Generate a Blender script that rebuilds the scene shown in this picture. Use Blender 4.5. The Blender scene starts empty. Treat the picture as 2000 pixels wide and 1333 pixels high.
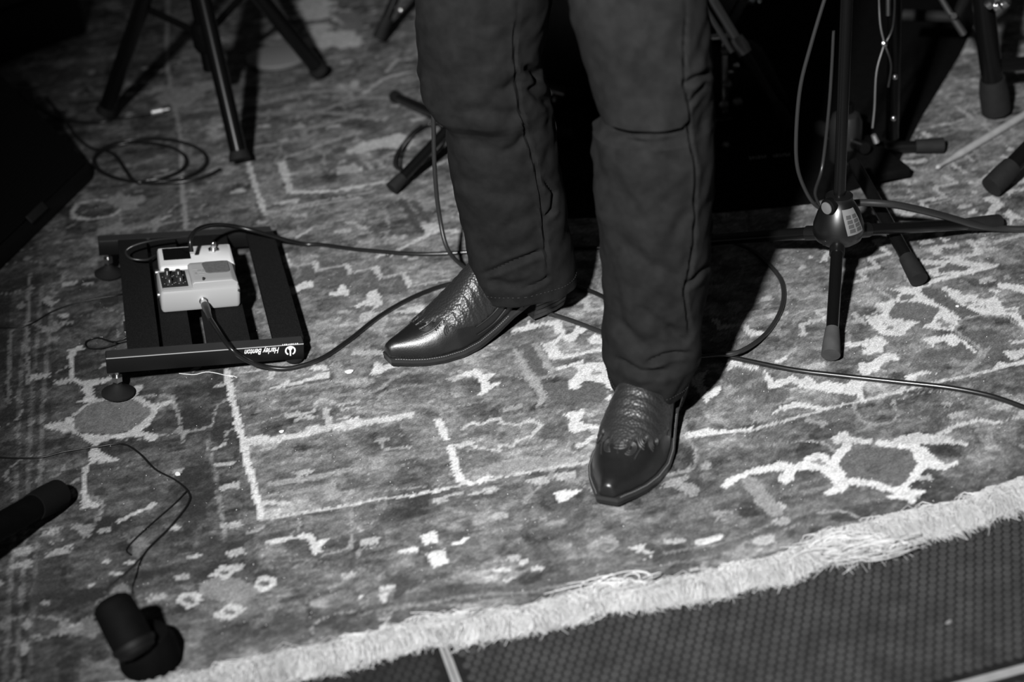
import bpy, math, random
import numpy as np
from mathutils import Vector, Matrix

random.seed(7)
RNG = np.random.default_rng(11)
scn = bpy.context.scene
COL = scn.collection

# ------------------------------------------------------------------ camera
F_PX, PITCH, ROLL, CAM_H = 3100.0, math.radians(30.714), math.radians(-5.373), 1.25
_fw = np.array([0, math.cos(PITCH), -math.sin(PITCH)])
_rt = np.array([1.0, 0, 0])
_up = np.cross(_rt, _fw)
CR = _rt * math.cos(ROLL) + _up * math.sin(ROLL)
CU = _up * math.cos(ROLL) - _rt * math.sin(ROLL)
cam_data = bpy.data.cameras.new('camera')
cam = bpy.data.objects.new('camera', cam_data)
COL.objects.link(cam)
cam.matrix_world = Matrix(((CR[0], CU[0], -_fw[0], 0), (CR[1], CU[1], -_fw[1], 0),
                           (CR[2], CU[2], -_fw[2], CAM_H), (0, 0, 0, 1)))
cam_data.sensor_width = 36.0
cam_data.sensor_fit = 'HORIZONTAL'
cam_data.lens = F_PX / 2000 * 36
cam_data.clip_start, cam_data.clip_end = 0.05, 60
cam_data.dof.use_dof = True
cam_data.dof.focus_distance = 2.33
cam_data.dof.aperture_fstop = 2.6
scn.camera = cam

# ------------------------------------------------------------------ light and exposure
world = bpy.data.worlds.new('dark_venue')
scn.world = world
world.use_nodes = True
world.node_tree.nodes['Background'].inputs[0].default_value = (1, 1, 1, 1)
world.node_tree.nodes['Background'].inputs[1].default_value = 0.020
LIGHT = np.array([-0.50, -0.20, 1.80])
ld = bpy.data.lights.new('hand_held_flash', 'SPOT')
ld.energy = 770
ld.shadow_soft_size = 0.05
ld.spot_size = math.radians(57)
ld.spot_blend = 1.0
lo = bpy.data.objects.new('hand_held_flash', ld)
COL.objects.link(lo)
lo.location = LIGHT
lo.rotation_euler = (Vector((0.43, 2.20, 0.1)) - Vector(LIGHT)).to_track_quat('-Z', 'Y').to_euler()
scn.view_settings.view_transform = 'Standard'
scn.view_settings.look = 'None'
scn.view_settings.gamma = 1.0
scn.view_settings.use_curve_mapping = False
scn.view_settings.exposure = 0.0


# ------------------------------------------------------------------ helpers
RZ = 0.010          # top of the rug


def ray(px, py):
    return _fw * F_PX + CR * (px - 1000) - CU * (py - 666.5)


def at(px, py, z=RZ):
    d = ray(px, py)
    t = (z - CAM_H) / d[2]
    return np.array([0, 0, CAM_H]) + d * t


def aty(px, py, Y):
    d = ray(px, py)
    return np.array([0, 0, CAM_H]) + d * (Y / d[1])


def proj(P):
    P = np.asarray(P, float)
    v = P - np.array([0, 0, CAM_H])
    dep = v @ _fw
    return np.stack([1000 + F_PX * (v @ CR) / dep, 666.5 - F_PX * (v @ CU) / dep], -1), dep


def nz(v):
    v = np.asarray(v, float)
    return v / (np.linalg.norm(v) + 1e-12)


def smooth_path(pts, n=8):
    P = np.asarray(pts, float)
    P = np.vstack([2 * P[0] - P[1], P, 2 * P[-1] - P[-2]])
    out = []
    for i in range(1, len(P) - 2):
        p0, p1, p2, p3 = P[i - 1:i + 3]
        for k in range(n):
            t = k / n
            out.append(0.5 * ((2 * p1) + (-p0 + p2) * t + (2 * p0 - 5 * p1 + 4 * p2 - p3) * t * t
                              + (-p0 + 3 * p1 - 3 * p2 + p3) * t ** 3))
    out.append(P[-2])
    return np.array(out)


def frame(d):
    d = nz(d)
    a = np.array([0, 0, 1.0]) if abs(d[2]) < 0.9 else np.array([1.0, 0, 0])
    u = nz(np.cross(a, d))
    return u, np.cross(d, u), d


class MB:
    def __init__(s):
        s.v, s.f = [], []

    def add(s, verts, faces):
        b = len(s.v)
        s.v += [tuple(map(float, p)) for p in verts]
        s.f += [tuple(b + i for i in f) for f in faces]
        return s

    def loft(s, rings, cap0=True, cap1=True, closed=True):
        n = len(rings[0])
        vs = [p for r in rings for p in r]
        fs = []
        m = n if closed else n - 1
        for i in range(len(rings) - 1):
            for j in range(m):
                k = (j + 1) % n
                fs.append((i * n + j, i * n + k, (i + 1) * n + k, (i + 1) * n + j))
        if cap0 and closed:
            fs.append(tuple(range(n))[::-1])
        if cap1 and closed:
            fs.append(tuple((len(rings) - 1) * n + j for j in range(n)))
        return s.add(vs, fs)

    def tube(s, pts, r, n=12, caps=True):
        P = np.asarray(pts, float)
        R = np.full(len(P), r) if np.isscalar(r) else np.asarray(r, float)
        T = np.gradient(P, axis=0)
        u, w, d = frame(T[0])
        rings = []
        for i in range(len(P)):
            d = nz(T[i])
            u = nz(u - d * (u @ d))
            w = np.cross(d, u)
            rings.append([P[i] + R[i] * (math.cos(2 * math.pi * k / n) * u + math.sin(2 * math.pi * k / n) * w)
                          for k in range(n)])
        return s.loft(rings, caps, caps)

    def lathe(s, prof, n=32, o=(0, 0, 0), axis=(0, 0, 1)):
        u, w, d = frame(axis)
        o = np.asarray(o, float)
        rings = [[o + d * z + r * (math.cos(2 * math.pi * k / n) * u + math.sin(2 * math.pi * k / n) * w)
                  for k in range(n)] for r, z in prof]
        return s.loft(rings)

    def box(s, c, sz, ax=None, bev=0.0):
        c = np.asarray(c, float)
        A = np.eye(3) if ax is None else np.array([nz(a) for a in ax])
        hx, hy, hz = np.asarray(sz, float) / 2
        if bev <= 0:
            vs = [c + A[0] * x * hx + A[1] * y * hy + A[2] * z * hz for z in (-1, 1) for y in (-1, 1) for x in (-1, 1)]
            return s.add(vs, [(0, 2, 3, 1), (4, 5, 7, 6), (0, 1, 5, 4), (2, 6, 7, 3), (0, 4, 6, 2), (1, 3, 7, 5)])
        b = min(bev, hx * .99, hy * .99, hz * .99)
        rings = []
        for z, e in ((-hz, b), (-hz + b * .3, b * .3), (-hz + b, 0), (hz - b, 0), (hz - b * .3, b * .3), (hz, b)):
            ring = []
            for sx, sy, a0 in ((1, 1, 0), (-1, 1, 90), (-1, -1, 180), (1, -1, 270)):
                for q in (0, 30, 60, 90):
                    a = math.radians(a0 + q)
                    x = sx * (hx - b) + (b - e) * math.cos(a)
                    y = sy * (hy - b) + (b - e) * math.sin(a)
                    ring.append(c + A[0] * x + A[1] * y + A[2] * z)
            rings.append(ring)
        return s.loft(rings)

    def prism(s, poly, z0, z1, M=None):
        n = len(poly)
        vs = [(x, y, z0) for x, y in poly] + [(x, y, z1) for x, y in poly]
        if M is not None:
            vs = [tuple(M @ Vector(v)) for v in vs]
        return s.add(vs, [tuple(range(n))[::-1], tuple(range(n, 2 * n))] +
                     [(i, (i + 1) % n, n + (i + 1) % n, n + i) for i in range(n)])

    def build(s, name, mat, parent=None, smooth=True, world=True, bevel=0, label=None, kind=None):
        me = bpy.data.meshes.new(name)
        vs = s.v
        if parent is not None and world:
            Mi = MW[parent.name].inverted()
            vs = [tuple(Mi @ Vector(p)) for p in vs]
        me.from_pydata(vs, [], s.f)
        me.update()
        o = bpy.data.objects.new(name, me)
        COL.objects.link(o)
        if mat:
            me.materials.append(mat)
        if smooth:
            me.polygons.foreach_set('use_smooth', [True] * len(me.polygons))
            try:
                me.set_sharp_from_angle(angle=math.radians(38))
            except Exception:
                pass
        if bevel:
            m = o.modifiers.new('bevel', 'BEVEL')
            m.width, m.segments, m.limit_method = bevel, 2, 'ANGLE'
        MW[o.name] = Matrix.Identity(4)
        if parent is not None:
            o.parent = parent
            MW[o.name] = MW[parent.name].copy()
        if label:
            o['label'] = label
        if kind:
            o['kind'] = kind
        return o


MW = {}


def tag(o, label, cat, group=None, kind=None):
    o['label'], o['category'] = label, cat
    if group:
        o['group'] = group
    if kind:
        o['kind'] = kind
    return o


def thing(name, label, cat, loc=(0, 0, 0), M=None, group=None):
    o = bpy.data.objects.new(name, None)
    o.empty_display_size = 0.05
    COL.objects.link(o)
    mat = M.copy() if M is not None else Matrix.Translation(Vector([float(c) for c in loc]))
    o.matrix_world = mat
    MW[o.name] = mat
    return tag(o, label, cat, group)


def axes_matrix(o, x, y, z):
    return Matrix(((x[0], y[0], z[0], o[0]), (x[1], y[1], z[1], o[1]), (x[2], y[2], z[2], o[2]), (0, 0, 0, 1)))


# ------------------------------------------------------------------ materials
def mat(name, c, rough=0.5, metal=0.0, spec=0.5, noise=0.0, nscale=60, bump=0.0, bscale=400, coat=0.0,
        bump_type='noise', sheen=0.0):
    m = bpy.data.materials.new(name)
    m.use_nodes = True
    nt = m.node_tree
    b = nt.nodes['Principled BSDF']
    b.inputs['Base Color'].default_value = (c, c, c, 1)
    b.inputs['Roughness'].default_value = rough
    b.inputs['Metallic'].default_value = metal
    b.inputs['Specular IOR Level'].default_value = spec
    b.inputs['Coat Weight'].default_value = coat
    if sheen:
        b.inputs['Sheen Weight'].default_value = sheen
        b.inputs['Sheen Roughness'].default_value = 0.5
    tc = nt.nodes.new('ShaderNodeTexCoord')
    if noise:
        n = nt.nodes.new('ShaderNodeTexNoise')
        n.inputs['Scale'].default_value = nscale
        n.inputs['Detail'].default_value = 5
        r = nt.nodes.new('ShaderNodeMapRange')
        r.inputs[1].default_value, r.inputs[2].default_value = 0.3, 0.7
        r.inputs[3].default_value, r.inputs[4].default_value = c * (1 - noise), c * (1 + noise)
        nt.links.new(tc.outputs['Object'], n.inputs['Vector'])
        nt.links.new(n.outputs['Fac'], r.inputs[0])
        nt.links.new(r.outputs[0], b.inputs['Base Color'])
    if bump:
        if bump_type == 'voronoi':
            n = nt.nodes.new('ShaderNodeTexVoronoi')
            out = n.outputs['Distance']
        else:
            n = nt.nodes.new('ShaderNodeTexNoise')
            n.inputs['Detail'].default_value = 3
            out = n.outputs['Fac']
        n.inputs['Scale'].default_value = bscale
        bp = nt.nodes.new('ShaderNodeBump')
        bp.inputs['Strength'].default_value = bump
        bp.inputs['Distance'].default_value = 0.002
        if bump_type == 'voronoi':
            bp.invert = True
        nt.links.new(tc.outputs['Object'], n.inputs['Vector'])
        nt.links.new(out, bp.inputs['Height'])
        nt.links.new(bp.outputs[0], b.inputs['Normal'])
    return m


M_BLACK = mat('black_painted_metal', 0.0035, 0.26, spec=0.35)
M_BLACKM = mat('black_matte_plastic', 0.003, 0.75, spec=0.06, noise=.2)
M_GLOSS = mat('black_gloss_casting', 0.004, 0.33, spec=0.7)
M_RUBBER = mat('grey_black_rubber', 0.011, 0.75, spec=0.2, noise=.15)
M_RUBBERL = mat('dusty_grey_rubber', 0.05, 0.8, spec=0.2, noise=.15)
M_CHROME = mat('chrome', 0.75, 0.22, metal=1.0)
M_NICKEL = mat('satin_nickel', 0.8, 0.5, metal=1.0)
M_STEEL = mat('dull_steel', 0.45, 0.35, metal=1.0)
M_CABLE = mat('black_cable_jacket', 0.009, 0.30, spec=0.6)
M_CABLEG = mat('grey_cable_jacket', 0.020, 0.34, spec=0.6)
M_WIRE = mat('thin_black_wire', 0.006, 0.4)
M_BOARD = mat('hook_tape_black', 0.0095, 0.85, spec=0.12, noise=.6, nscale=700, bump=.6, bscale=900)
M_RAIL = mat('black_anodised_rail', 0.0055, 0.42, spec=0.3)
M_RAILTOP = mat('brushed_black_rail_top', 0.026, 0.6, spec=0.4)
M_EDGE = mat('rail_edge_glint', 0.40, 0.45)  # pale grey stands in for the reflection of a polished metal edge
M_FLAKE = mat('dull_flake', 0.16, 0.8)
M_WHITE = mat('white_print', 0.75, 0.5)
M_PEDALG = mat('pale_grey_pedal_paint', 0.37, 0.42, spec=0.4, bump=.08, bscale=1500)
M_PEDALW = mat('white_pedal_paint', 0.72, 0.4, spec=0.4)
M_PAD = mat('rubber_foot_pad', 0.11, 0.8, noise=.2, nscale=300, bump=.2, bscale=900)
M_DISPLAY = mat('dark_display', 0.004, 0.12, spec=0.5)
M_PANEL = mat('dark_control_panel', 0.02, 0.4)
M_KNOB = mat('smoke_knob', 0.03, 0.3)
M_PRINT = mat('worn_grey_print', 0.30, 0.6)
M_LEATHER = mat('black_boot_leather', 0.008, 0.36, spec=0.6, noise=.15, bump=.12, bscale=500)
M_OVERLAY = mat('scaly_boot_leather', 0.016, 0.42, spec=0.65, bump=.38, bscale=260, bump_type='voronoi')
M_STITCH = mat('boot_thread', 0.016, 0.5)
M_SOLE = mat('dark_sole_edge', 0.011, 0.4, spec=0.5, noise=.2)
M_WELT = mat('waxed_welt', 0.022, 0.4, spec=0.6)
M_WELTST = mat('welt_thread', 0.16, 0.6)
M_HEEL = mat('stacked_leather_heel', 0.018, 0.38, spec=0.5, noise=.3, nscale=200)
M_CLOTH = mat('charcoal_twill', 0.0115, 0.92, spec=0.06, noise=.22, nscale=60, bump=.25, bscale=1400)
M_SEAM = mat('trouser_thread', 0.02, 0.9)
M_STICKER = mat('white_price_sticker', 0.13, 0.7)
M_STICKP = mat('sticker_print', 0.045, 0.7)
M_WOOD = mat('pale_hickory', 0.34, 0.55, noise=.15, nscale=40)
M_GRILLE = mat('black_steel_grille', 0.004, 0.6, spec=0.2)
M_BADGE = mat('grey_badge', 0.018, 0.5)
M_CASE = mat('black_case_vinyl', 0.004, 0.6, spec=0.25)
M_FRINGE = mat('undyed_cotton', 0.43, 0.95, spec=0.05, noise=.12, nscale=60)
M_FLOORB = mat('dark_stage_ply', 0.010, 0.8, spec=0.1, noise=.3)
M_STUD = mat('phenolic_stud', 0.034, 0.8, spec=0.12, noise=.28, nscale=25)
M_STUDD = mat('dark_stud', 0.018, 0.8, spec=0.12, noise=.28, nscale=25)  # darker studs, used on the panels left of the joint
M_ALU = mat('aluminium_edge', 0.22, 0.5, noise=.1)
M_DISC = mat('grey_disc', 0.12, 0.5, noise=.1)
M_LINT = mat('white_lint', 0.75, 0.8)
M_DRUM = mat('black_drum_wrap', 0.004, 0.25, spec=0.6)
M_SHIRT = mat('dark_cloth', 0.02, 0.9)

# ------------------------------------------------------------------ stage floor
E1 = np.array([math.cos(math.radians(12.9)), math.sin(math.radians(12.9)), 0])
E2 = np.array([-E1[1], E1[0], 0])
_p1 = at(879, 1298, 0)            # on the deck joint running away from the camera
_p2 = at(1960, 1316, 0)           # on the deck joint running across
JOINT = _p1 + E2 * ((_p2 - _p1) @ E2)
floor = MB().box((0, 3.0, -0.06), (9, 9, 0.08)).build('floor', M_FLOORB, smooth=False)
floor['kind'] = 'structure'
floor['label'] = 'black stage deck of anti-slip panels with aluminium edges'
PITCHH = 0.01234
decks = [(0.006, 1.99, 0.006, 2.99), (-1.99, -0.006, 0.006, 2.99), (0.006, 1.99, -0.99, -0.006), (-1.99, -0.006, -0.99, -0.006)]
hexa = [(math.cos(math.radians(60 * k + 30)), math.sin(math.radians(60 * k + 30))) for k in range(6)]
for a0, a1, b0, b1 in decks:
    c = JOINT + E1 * (a0 + a1) / 2 + E2 * (b0 + b1) / 2
    panel = MB().box((c[0], c[1], -0.011), (a1 - a0, b1 - b0, 0.020), (E1, E2, (0, 0, 1))).build(
        'deck_panel', M_FLOORB, floor, smooth=False)
    mb = MB()
    vs, fs = [], []
    for j in range(-90, 160):
        yb = j * PITCHH * math.sqrt(3) / 2
        if not (b0 + .008 < yb < b1 - .008):
            continue
        for i in range(-170, 170):
            xa = (i + 0.5 * (j % 2)) * PITCHH
            if not (a0 + .008 < xa < a1 - .008):
                continue
            p = JOINT + E1 * xa + E2 * yb
            if not (-0.95 < p[0] < 1.0 and 0.95 < p[1] < 1.66 + 0.33 * p[0] + (0.12 if p[0] > 0.2 else 0)):
                continue
            b = len(vs)
            for r, z in ((0.0060, -0.0012), (0.0053, 0.0001)):
                for hx, hy in hexa:
                    q = p + E1 * hx * r + E2 * hy * r
                    vs.append((q[0], q[1], z))
            fs += [(b + k, b + (k + 1) % 6, b + 6 + (k + 1) % 6, b + 6 + k) for k in range(6)]
            fs.append(tuple(b + 6 + k for k in range(6)))
    if vs:
        mb.add(vs, fs)
        mb.build('anti_slip_stud', M_STUDD if a0 < -1 else M_STUD, panel, smooth=False, kind='stuff')
for (d, n, lo_, hi_) in ((E2, E1, -1.0, 3.0), (E1, E2, -2.0, 2.0)):
    for s in (-1, 1):
        c = JOINT + d * (lo_ + hi_) / 2 + n * s * 0.0030
        MB().box((c[0], c[1], -0.0095), (hi_ - lo_, 0.0052, 0.0205), (d, n, (0, 0, 1)), bev=.001).build(
            'edge_strip', M_ALU, floor, smooth=False)
# ------------------------------------------------------------------ rug
EDGE_UP = [(296, 1332), (400, 1320), (500, 1292), (660, 1264), (700, 1250), (798, 1227), (850, 1213), (910, 1205), (1015, 1196),
           (1113, 1171), (1190, 1146), (1274, 1147), (1400, 1122), (1454, 1104), (1524, 1097), (1580, 1066), (1605, 1045),
           (1703, 1027), (1720, 1017), (1790, 1003), (1896, 982), (1948, 957), (2000, 941)]
EDGE_LO = [(440, 1337), (560, 1310), (640, 1306), (700, 1287), (752, 1280), (850, 1248), (920, 1259), (1001, 1234), (1078, 1224),
           (1155, 1203), (1225, 1178), (1307, 1174), (1395, 1160), (1475, 1146), (1524, 1132), (1594, 1098), (1682, 1094),
           (1745, 1080), (1790, 1062), (1825, 1048), (1896, 1038), (1945, 1010), (2000, 1003)]
eu = np.array([at(*p, RZ) for p in EDGE_UP])
el = np.array([at(*p, 0.002) for p in EDGE_LO])
eu = np.vstack([[-2.3, eu[0, 1] - 0.17 * (2.3 + eu[0, 0]), 0], eu, [2.3, eu[-1, 1] + 0.30 * (2.3 - eu[-1, 0]), 0]])
el = np.vstack([[-2.3, el[0, 1] - 0.17 * (2.3 + el[0, 0]), 0], el, [2.3, el[-1, 1] + 0.30 * (2.3 - el[-1, 0]), 0]])


def edge_y(x):
    return np.interp(x, eu[:, 0], eu[:, 1])


def low_y(x):
    return np.interp(x, el[:, 0], el[:, 1])


NC, NR = 700, 540
sp = np.linspace(0.0027, 0.0088, NR - 1)
D = np.concatenate([[0], np.cumsum(sp)])
S = np.linspace(-1, 1, NC)
GX = S[None, :] * (0.95 + 0.335 * D)[:, None]
GY = edge_y(GX) + D[:, None]
X, Y = GX.ravel(), GY.ravel()

_tabs = {}


def vnoise(u, v, seed):
    if seed not in _tabs:
        _tabs[seed] = np.random.default_rng(seed).random((256, 256))
    T = _tabs[seed]
    iu, iv = np.floor(u).astype(int), np.floor(v).astype(int)
    fu, fv = u - iu, v - iv
    fu, fv = fu * fu * (3 - 2 * fu), fv * fv * (3 - 2 * fv)
    g = lambda a, b: T[a % 256, b % 256]
    return ((g(iu, iv) * (1 - fu) + g(iu + 1, iv) * fu) * (1 - fv) + (g(iu, iv + 1) * (1 - fu) + g(iu + 1, iv + 1) * fu) * fv)


_ca, _sa = math.cos(math.radians(9)), math.sin(math.radians(9))
RU, RV = X * _ca + Y * _sa, -X * _sa + Y * _ca          # along and across the weave
# knots never make clean edges: every sample point is shifted a little before it is looked up
PXs = X + (RNG.random(len(X)) - .5) * .0026 + (vnoise(RU * 80, RV * 80, 1) - .5) * .0034
PYs = Y + (RNG.random(len(X)) - .5) * .0026 + (vnoise(RU * 80, RV * 80, 2) - .5) * .0034
PXf, PYf = PXs, PYs
PXr = PXs + (vnoise(RU * 38, RV * 60, 12) - .5) * .040 + (RNG.random(len(X)) - .5) * .006
PYr = PYs + (vnoise(RU * 38, RV * 60, 13) - .5) * .034 + (RNG.random(len(X)) - .5) * .006
W, LG, MD, DK, BK = 0.54, 0.30, 0.155, 0.075, 0.045
TONE = np.full(len(X), 0.160)


def inpoly(P, rough=False):
    P = np.asarray(P)
    PXs, PYs = (PXr, PYr) if rough else (PXf, PYf)
    x0, y0 = P.min(0) - .001
    x1, y1 = P.max(0) + .001
    idx = np.nonzero((PXs > x0) & (PXs < x1) & (PYs > y0) & (PYs < y1))[0]
    x, y = PXs[idx], PYs[idx]
    ins = np.zeros(len(idx), bool)
    n = len(P)
    for i in range(n):
        xa, ya = P[i]
        xb, yb = P[(i + 1) % n]
        if ya == yb:
            continue
        c = ((ya > y) != (yb > y)) & (x < (xb - xa) * (y - ya) / (yb - ya) + xa)
        ins ^= c
    return idx[ins]


def conv(c):
    ox, oy, s = c
    return lambda pts: [at(ox + x / s, oy + y / s)[:2] for x, y in pts]


K1, K2, K3 = conv((0, 0, 2.854)), conv((600, 0, 2.854)), conv((1300, 0, 2.854))
K4, K5, K6 = conv((0, 400, 2.854)), conv((700, 400, 2.854)), conv((1300, 400, 2.854))
K7, K8, M1, M3 = conv((0, 800, 2.501)), conv((700, 700, 2.854)), conv((1300, 866, 2.854)), conv((700, 1000, 2.857))
N1, N2, N3 = conv((1560, 480, 4.545)), conv((520, 330, 4.762)), conv((1700, 300, 6.667))
N4, N5, N6 = conv((440, 680, 5.554)), conv((1000, 560, 5.554)), conv((1560, 100, 4.545))
P0 = conv((0, 0, 1.0))


def nums(s):
    a = [float(t) for t in s.replace(',', ' ').split()]
    return list(zip(a[::2], a[1::2]))


def poly(c, tone, s, a=1.0):
    i = inpoly(c(nums(s)))
    TONE[i] = TONE[i] * (1 - a) + tone * a


def ell(c, tone, s, a=1.0):
    """ellipses given as  cx cy rx ry  in the picture of one crop"""
    v = [float(t) for t in s.split()]
    for k in range(0, len(v), 4):
        cx, cy, rx, ry = v[k:k + 4]
        i = inpoly(c([(cx + rx * math.cos(t) - ry * .15 * math.sin(t), cy + ry * math.sin(t)) for t in np.linspace(0, 6.283, 20)[:-1]]), rough=rx >= 38)
        a = .72 if rx >= 38 and tone < .2 else 1.0
        TONE[i] = TONE[i] * (1 - a) + tone * a


def line(c, tone, w, s, a=1.0):
    """a woven line, w in millimetres"""
    P = np.array(c(nums(s)))
    h = w / 2000
    for p, q in zip(P[:-1], P[1:]):
        idx = np.nonzero((PXs > min(p[0], q[0]) - h) & (PXs < max(p[0], q[0]) + h)
                         & (PYs > min(p[1], q[1]) - h) & (PYs < max(p[1], q[1]) + h))[0]
        d = q - p
        t = np.clip(((PXs[idx] - p[0]) * d[0] + (PYs[idx] - p[1]) * d[1]) / (d @ d + 1e-12), 0, 1)
        k = np.hypot(PXs[idx] - p[0] - t * d[0], PYs[idx] - p[1] - t * d[1]) < h
        TONE[idx[k]] = TONE[idx[k]] * (1 - a) + tone * a


# --- ground colours: main field, outer border, guard stripes on the left
field = inpoly(P0(nums('438 712 476 860 512 1014 700 980 907 945 1159 900 1339 852 1622 796 1832 745 2000 705 2600 560 2600 -60 325 -60 '
                       '340 180 354 350 363 445 400 560')))
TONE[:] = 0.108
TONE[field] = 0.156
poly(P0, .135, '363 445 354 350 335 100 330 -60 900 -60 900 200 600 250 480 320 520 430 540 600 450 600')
poly(P0, .080, '-300 1500 -300 420 363 445 400 560 438 712 476 860 512 1014 450 1100 380 1200 330 1340 300 1500')  # darker border wool, with the light falloff to the left painted in
poly(P0, .060, '-200 1400 -200 300 60 430 110 700 90 900 70 1100 60 1400')  # far left strip, darkened further for the same light falloff
for sx in (28, 52, 75):
    line(P0, .13, 7, f'{sx + 30} 560 {sx + 10} 760 {sx} 1000 {sx - 20} 1330')
line(P0, .07, 26, '365 800 390 900 425 1040')
line(P0, .075, 14, '415 790 440 920 462 1040')
line(P0, .17, 6, '405 860 425 950 440 1055')
# abrash and mottling
m1 = vnoise(RU * 9, RV * 26, 3) - .5
m2 = vnoise(RU * 34, RV * 60, 4) - .5
m3 = vnoise(RU * 95, RV * 170, 5) - .5
m4 = vnoise(RU * 210, RV * 330, 14) - .5
TONE *= np.exp(0.48 * m1 + 0.48 * m2 + 0.50 * m3 + .38 * m4)
blot = (vnoise(RU * 17, RV * 22, 6) > .70)
infield = np.zeros(len(X), bool)
infield[field] = True
TONE[blot & ~infield] *= .60
TONE[blot & infield] *= .74
pale = (vnoise(RU * 15, RV * 19, 8) > .76)
TONE[pale] *= 1.45

# small woven ornament too fine to follow one by one
RUj = RU + (RNG.random(len(X)) - .5) * .0045
RVj = RV + (RNG.random(len(X)) - .5) * .0045
d1 = (vnoise(RUj * 24, RVj * 38, 21) + .55 * vnoise(RUj * 62, RVj * 88, 22)) / 1.55
TONE[d1 > .63] *= .68
TONE[d1 < .35] *= 1.22
c1 = vnoise(RUj * 13, RVj * 17, 23)
c2_ = vnoise(RU * 6, RV * 7, 24)
k = (np.abs(c1 - .52) < .016) & (c2_ > .45)
TONE[k] = np.maximum(TONE[k], .225)
k = (np.abs(c1 - .66) < .020) & (c2_ < .50)
TONE[k] *= .60
CU_, CV_ = .034, .030
iu, iv = np.floor(RUj / CU_).astype(int), np.floor(RVj / CV_).astype(int)
hsh = np.random.default_rng(31).random((256, 256))[iu % 256, iv % 256]
hs2 = np.random.default_rng(32).random((256, 256))[iu % 256, iv % 256]
fu, fv = np.abs(RUj / CU_ - iu - .5), np.abs(RVj / CV_ - iv - .5)
k = (hsh < .055) & (fu < .12 + .3 * hs2) & (fv < .14 + .12 * hs2)
TONE[k] = .26 + .10 * hs2[k]
k = (hsh > .90) & (fu < .2 + .25 * hs2) & (fv < .18 + .2 * hs2)
TONE[k] *= .55

# --- the near border and its stripes
for s in ('0 545 560 440 980 420 1500 310 2000 220', '0 590 300 560 520 500 900 450 1300 380 1700 300 2000 250'):
    line(M3, .075, 9, s, .7)
line(M1, .075, 8, '0 640 300 580 600 480 860 400', .7)
line(M1, .20, 5, '0 610 300 560 600 450 850 365', .6)
line(M3, .20, 4, '0 570 560 475 980 440 1500 340 2000 240', .6)
ell(K8, .070, '600 820 110 38 1120 880 120 60 1040 1060 90 45 280 1240 90 34 130 930 80 34 1250 1000 60 40 1200 850 80 40 1500 980 60 40')
ell(K7, .060, '500 300 70 40 640 430 70 32 330 600 60 40 960 760 60 30 1100 1130 110 45 800 880 90 30 1450 700 80 35 1380 1060 80 40 230 860 60 60')
poly(M3, .06, '180 370 240 360 370 390 290 430 200 490 200 420')
poly(K8, W, '345 990 435 955 450 1025 365 1035')
poly(K8, W, '385 1085 480 1060 505 1140 410 1168')
poly(K8, W, '220 1070 330 1050 335 1075 230 1090')
poly(K8, W, '515 1030 570 1015 610 990 622 1005 570 1035 520 1048')
poly(K8, W, '1085 745 1150 735 1250 730 1180 780 1130 808')
poly(K8, .42, '750 1175 840 1165 840 1185 760 1195')
poly(K8, .42, '885 1120 945 1110 950 1130 915 1150')
poly(K8, .42, '945 1175 1035 1155 1035 1180 960 1190')
poly(K8, .40, '795 1240 880 1215 885 1225 810 1250')
poly(K8, .40, '920 680 1020 655 1010 680 940 692')
line(K8, .34, 6, '630 755 720 730')
line(K8, .34, 6, '495 765 570 750')
ell(K8, .23, '1380 1020 60 40 1830 700 70 40')
ell(K8, .42, '1600 1085 45 28')
line(K8, .45, 12, '1905 1025 2000 1000')
line(K8, .33, 8, '1720 1018 1800 1015')
poly(M3, .42, '110 455 170 450 160 500 130 500')
line(M3, .40, 7, '115 428 190 418')
poly(M3, .45, '0 470 45 460 0 492')
poly(M3, .45, '90 680 130 625 158 620 150 640 105 680')
line(M3, .40, 7, '370 570 470 600')
poly(M1, W, '310 240 340 195 480 140 640 105 720 120 830 45 900 60 930 110 920 130 860 150 720 150 720 200 660 235 620 190 660 155 600 150 450 180 340 250')
ell(M1, .12, '850 85 50 14')
line(M1, W, 13, '1030 -20 935 105 1000 205')
line(M1, W, 13, '1000 205 1150 225 1300 270')
line(M1, W, 13, '1300 270 1440 115')
line(M1, W, 14, '1440 115 1390 20 1200 -5')
poly(M1, W, '860 150 930 120 980 190 1020 220 990 270 910 290 870 275 940 245 930 200')
poly(M1, W, '1220 300 1290 275 1330 250 1450 255 1440 275 1380 290 1395 320 1375 340 1330 310 1280 310')
poly(M1, W, '1370 10 1450 20 1510 80 1560 110 1630 95 1635 110 1550 150 1450 130 1420 80')
line(M1, .45, 8, '1590 -10 1680 0')
poly(M1, .110, '1020 40 1200 20 1370 40 1410 110 1310 240 1160 205 1010 190 960 110')
ell(M1, .075, '1180 120 60 30 1300 80 40 25')
poly(M1, W, '190 550 230 530 315 510 322 525 280 550 210 565')
ell(M1, .24, '265 410 52 34 225 122 35 22')
line(M1, .34, 7, '150 702 260 705')
line(M1, .22, 22, '470 210 560 330 610 380')
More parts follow.
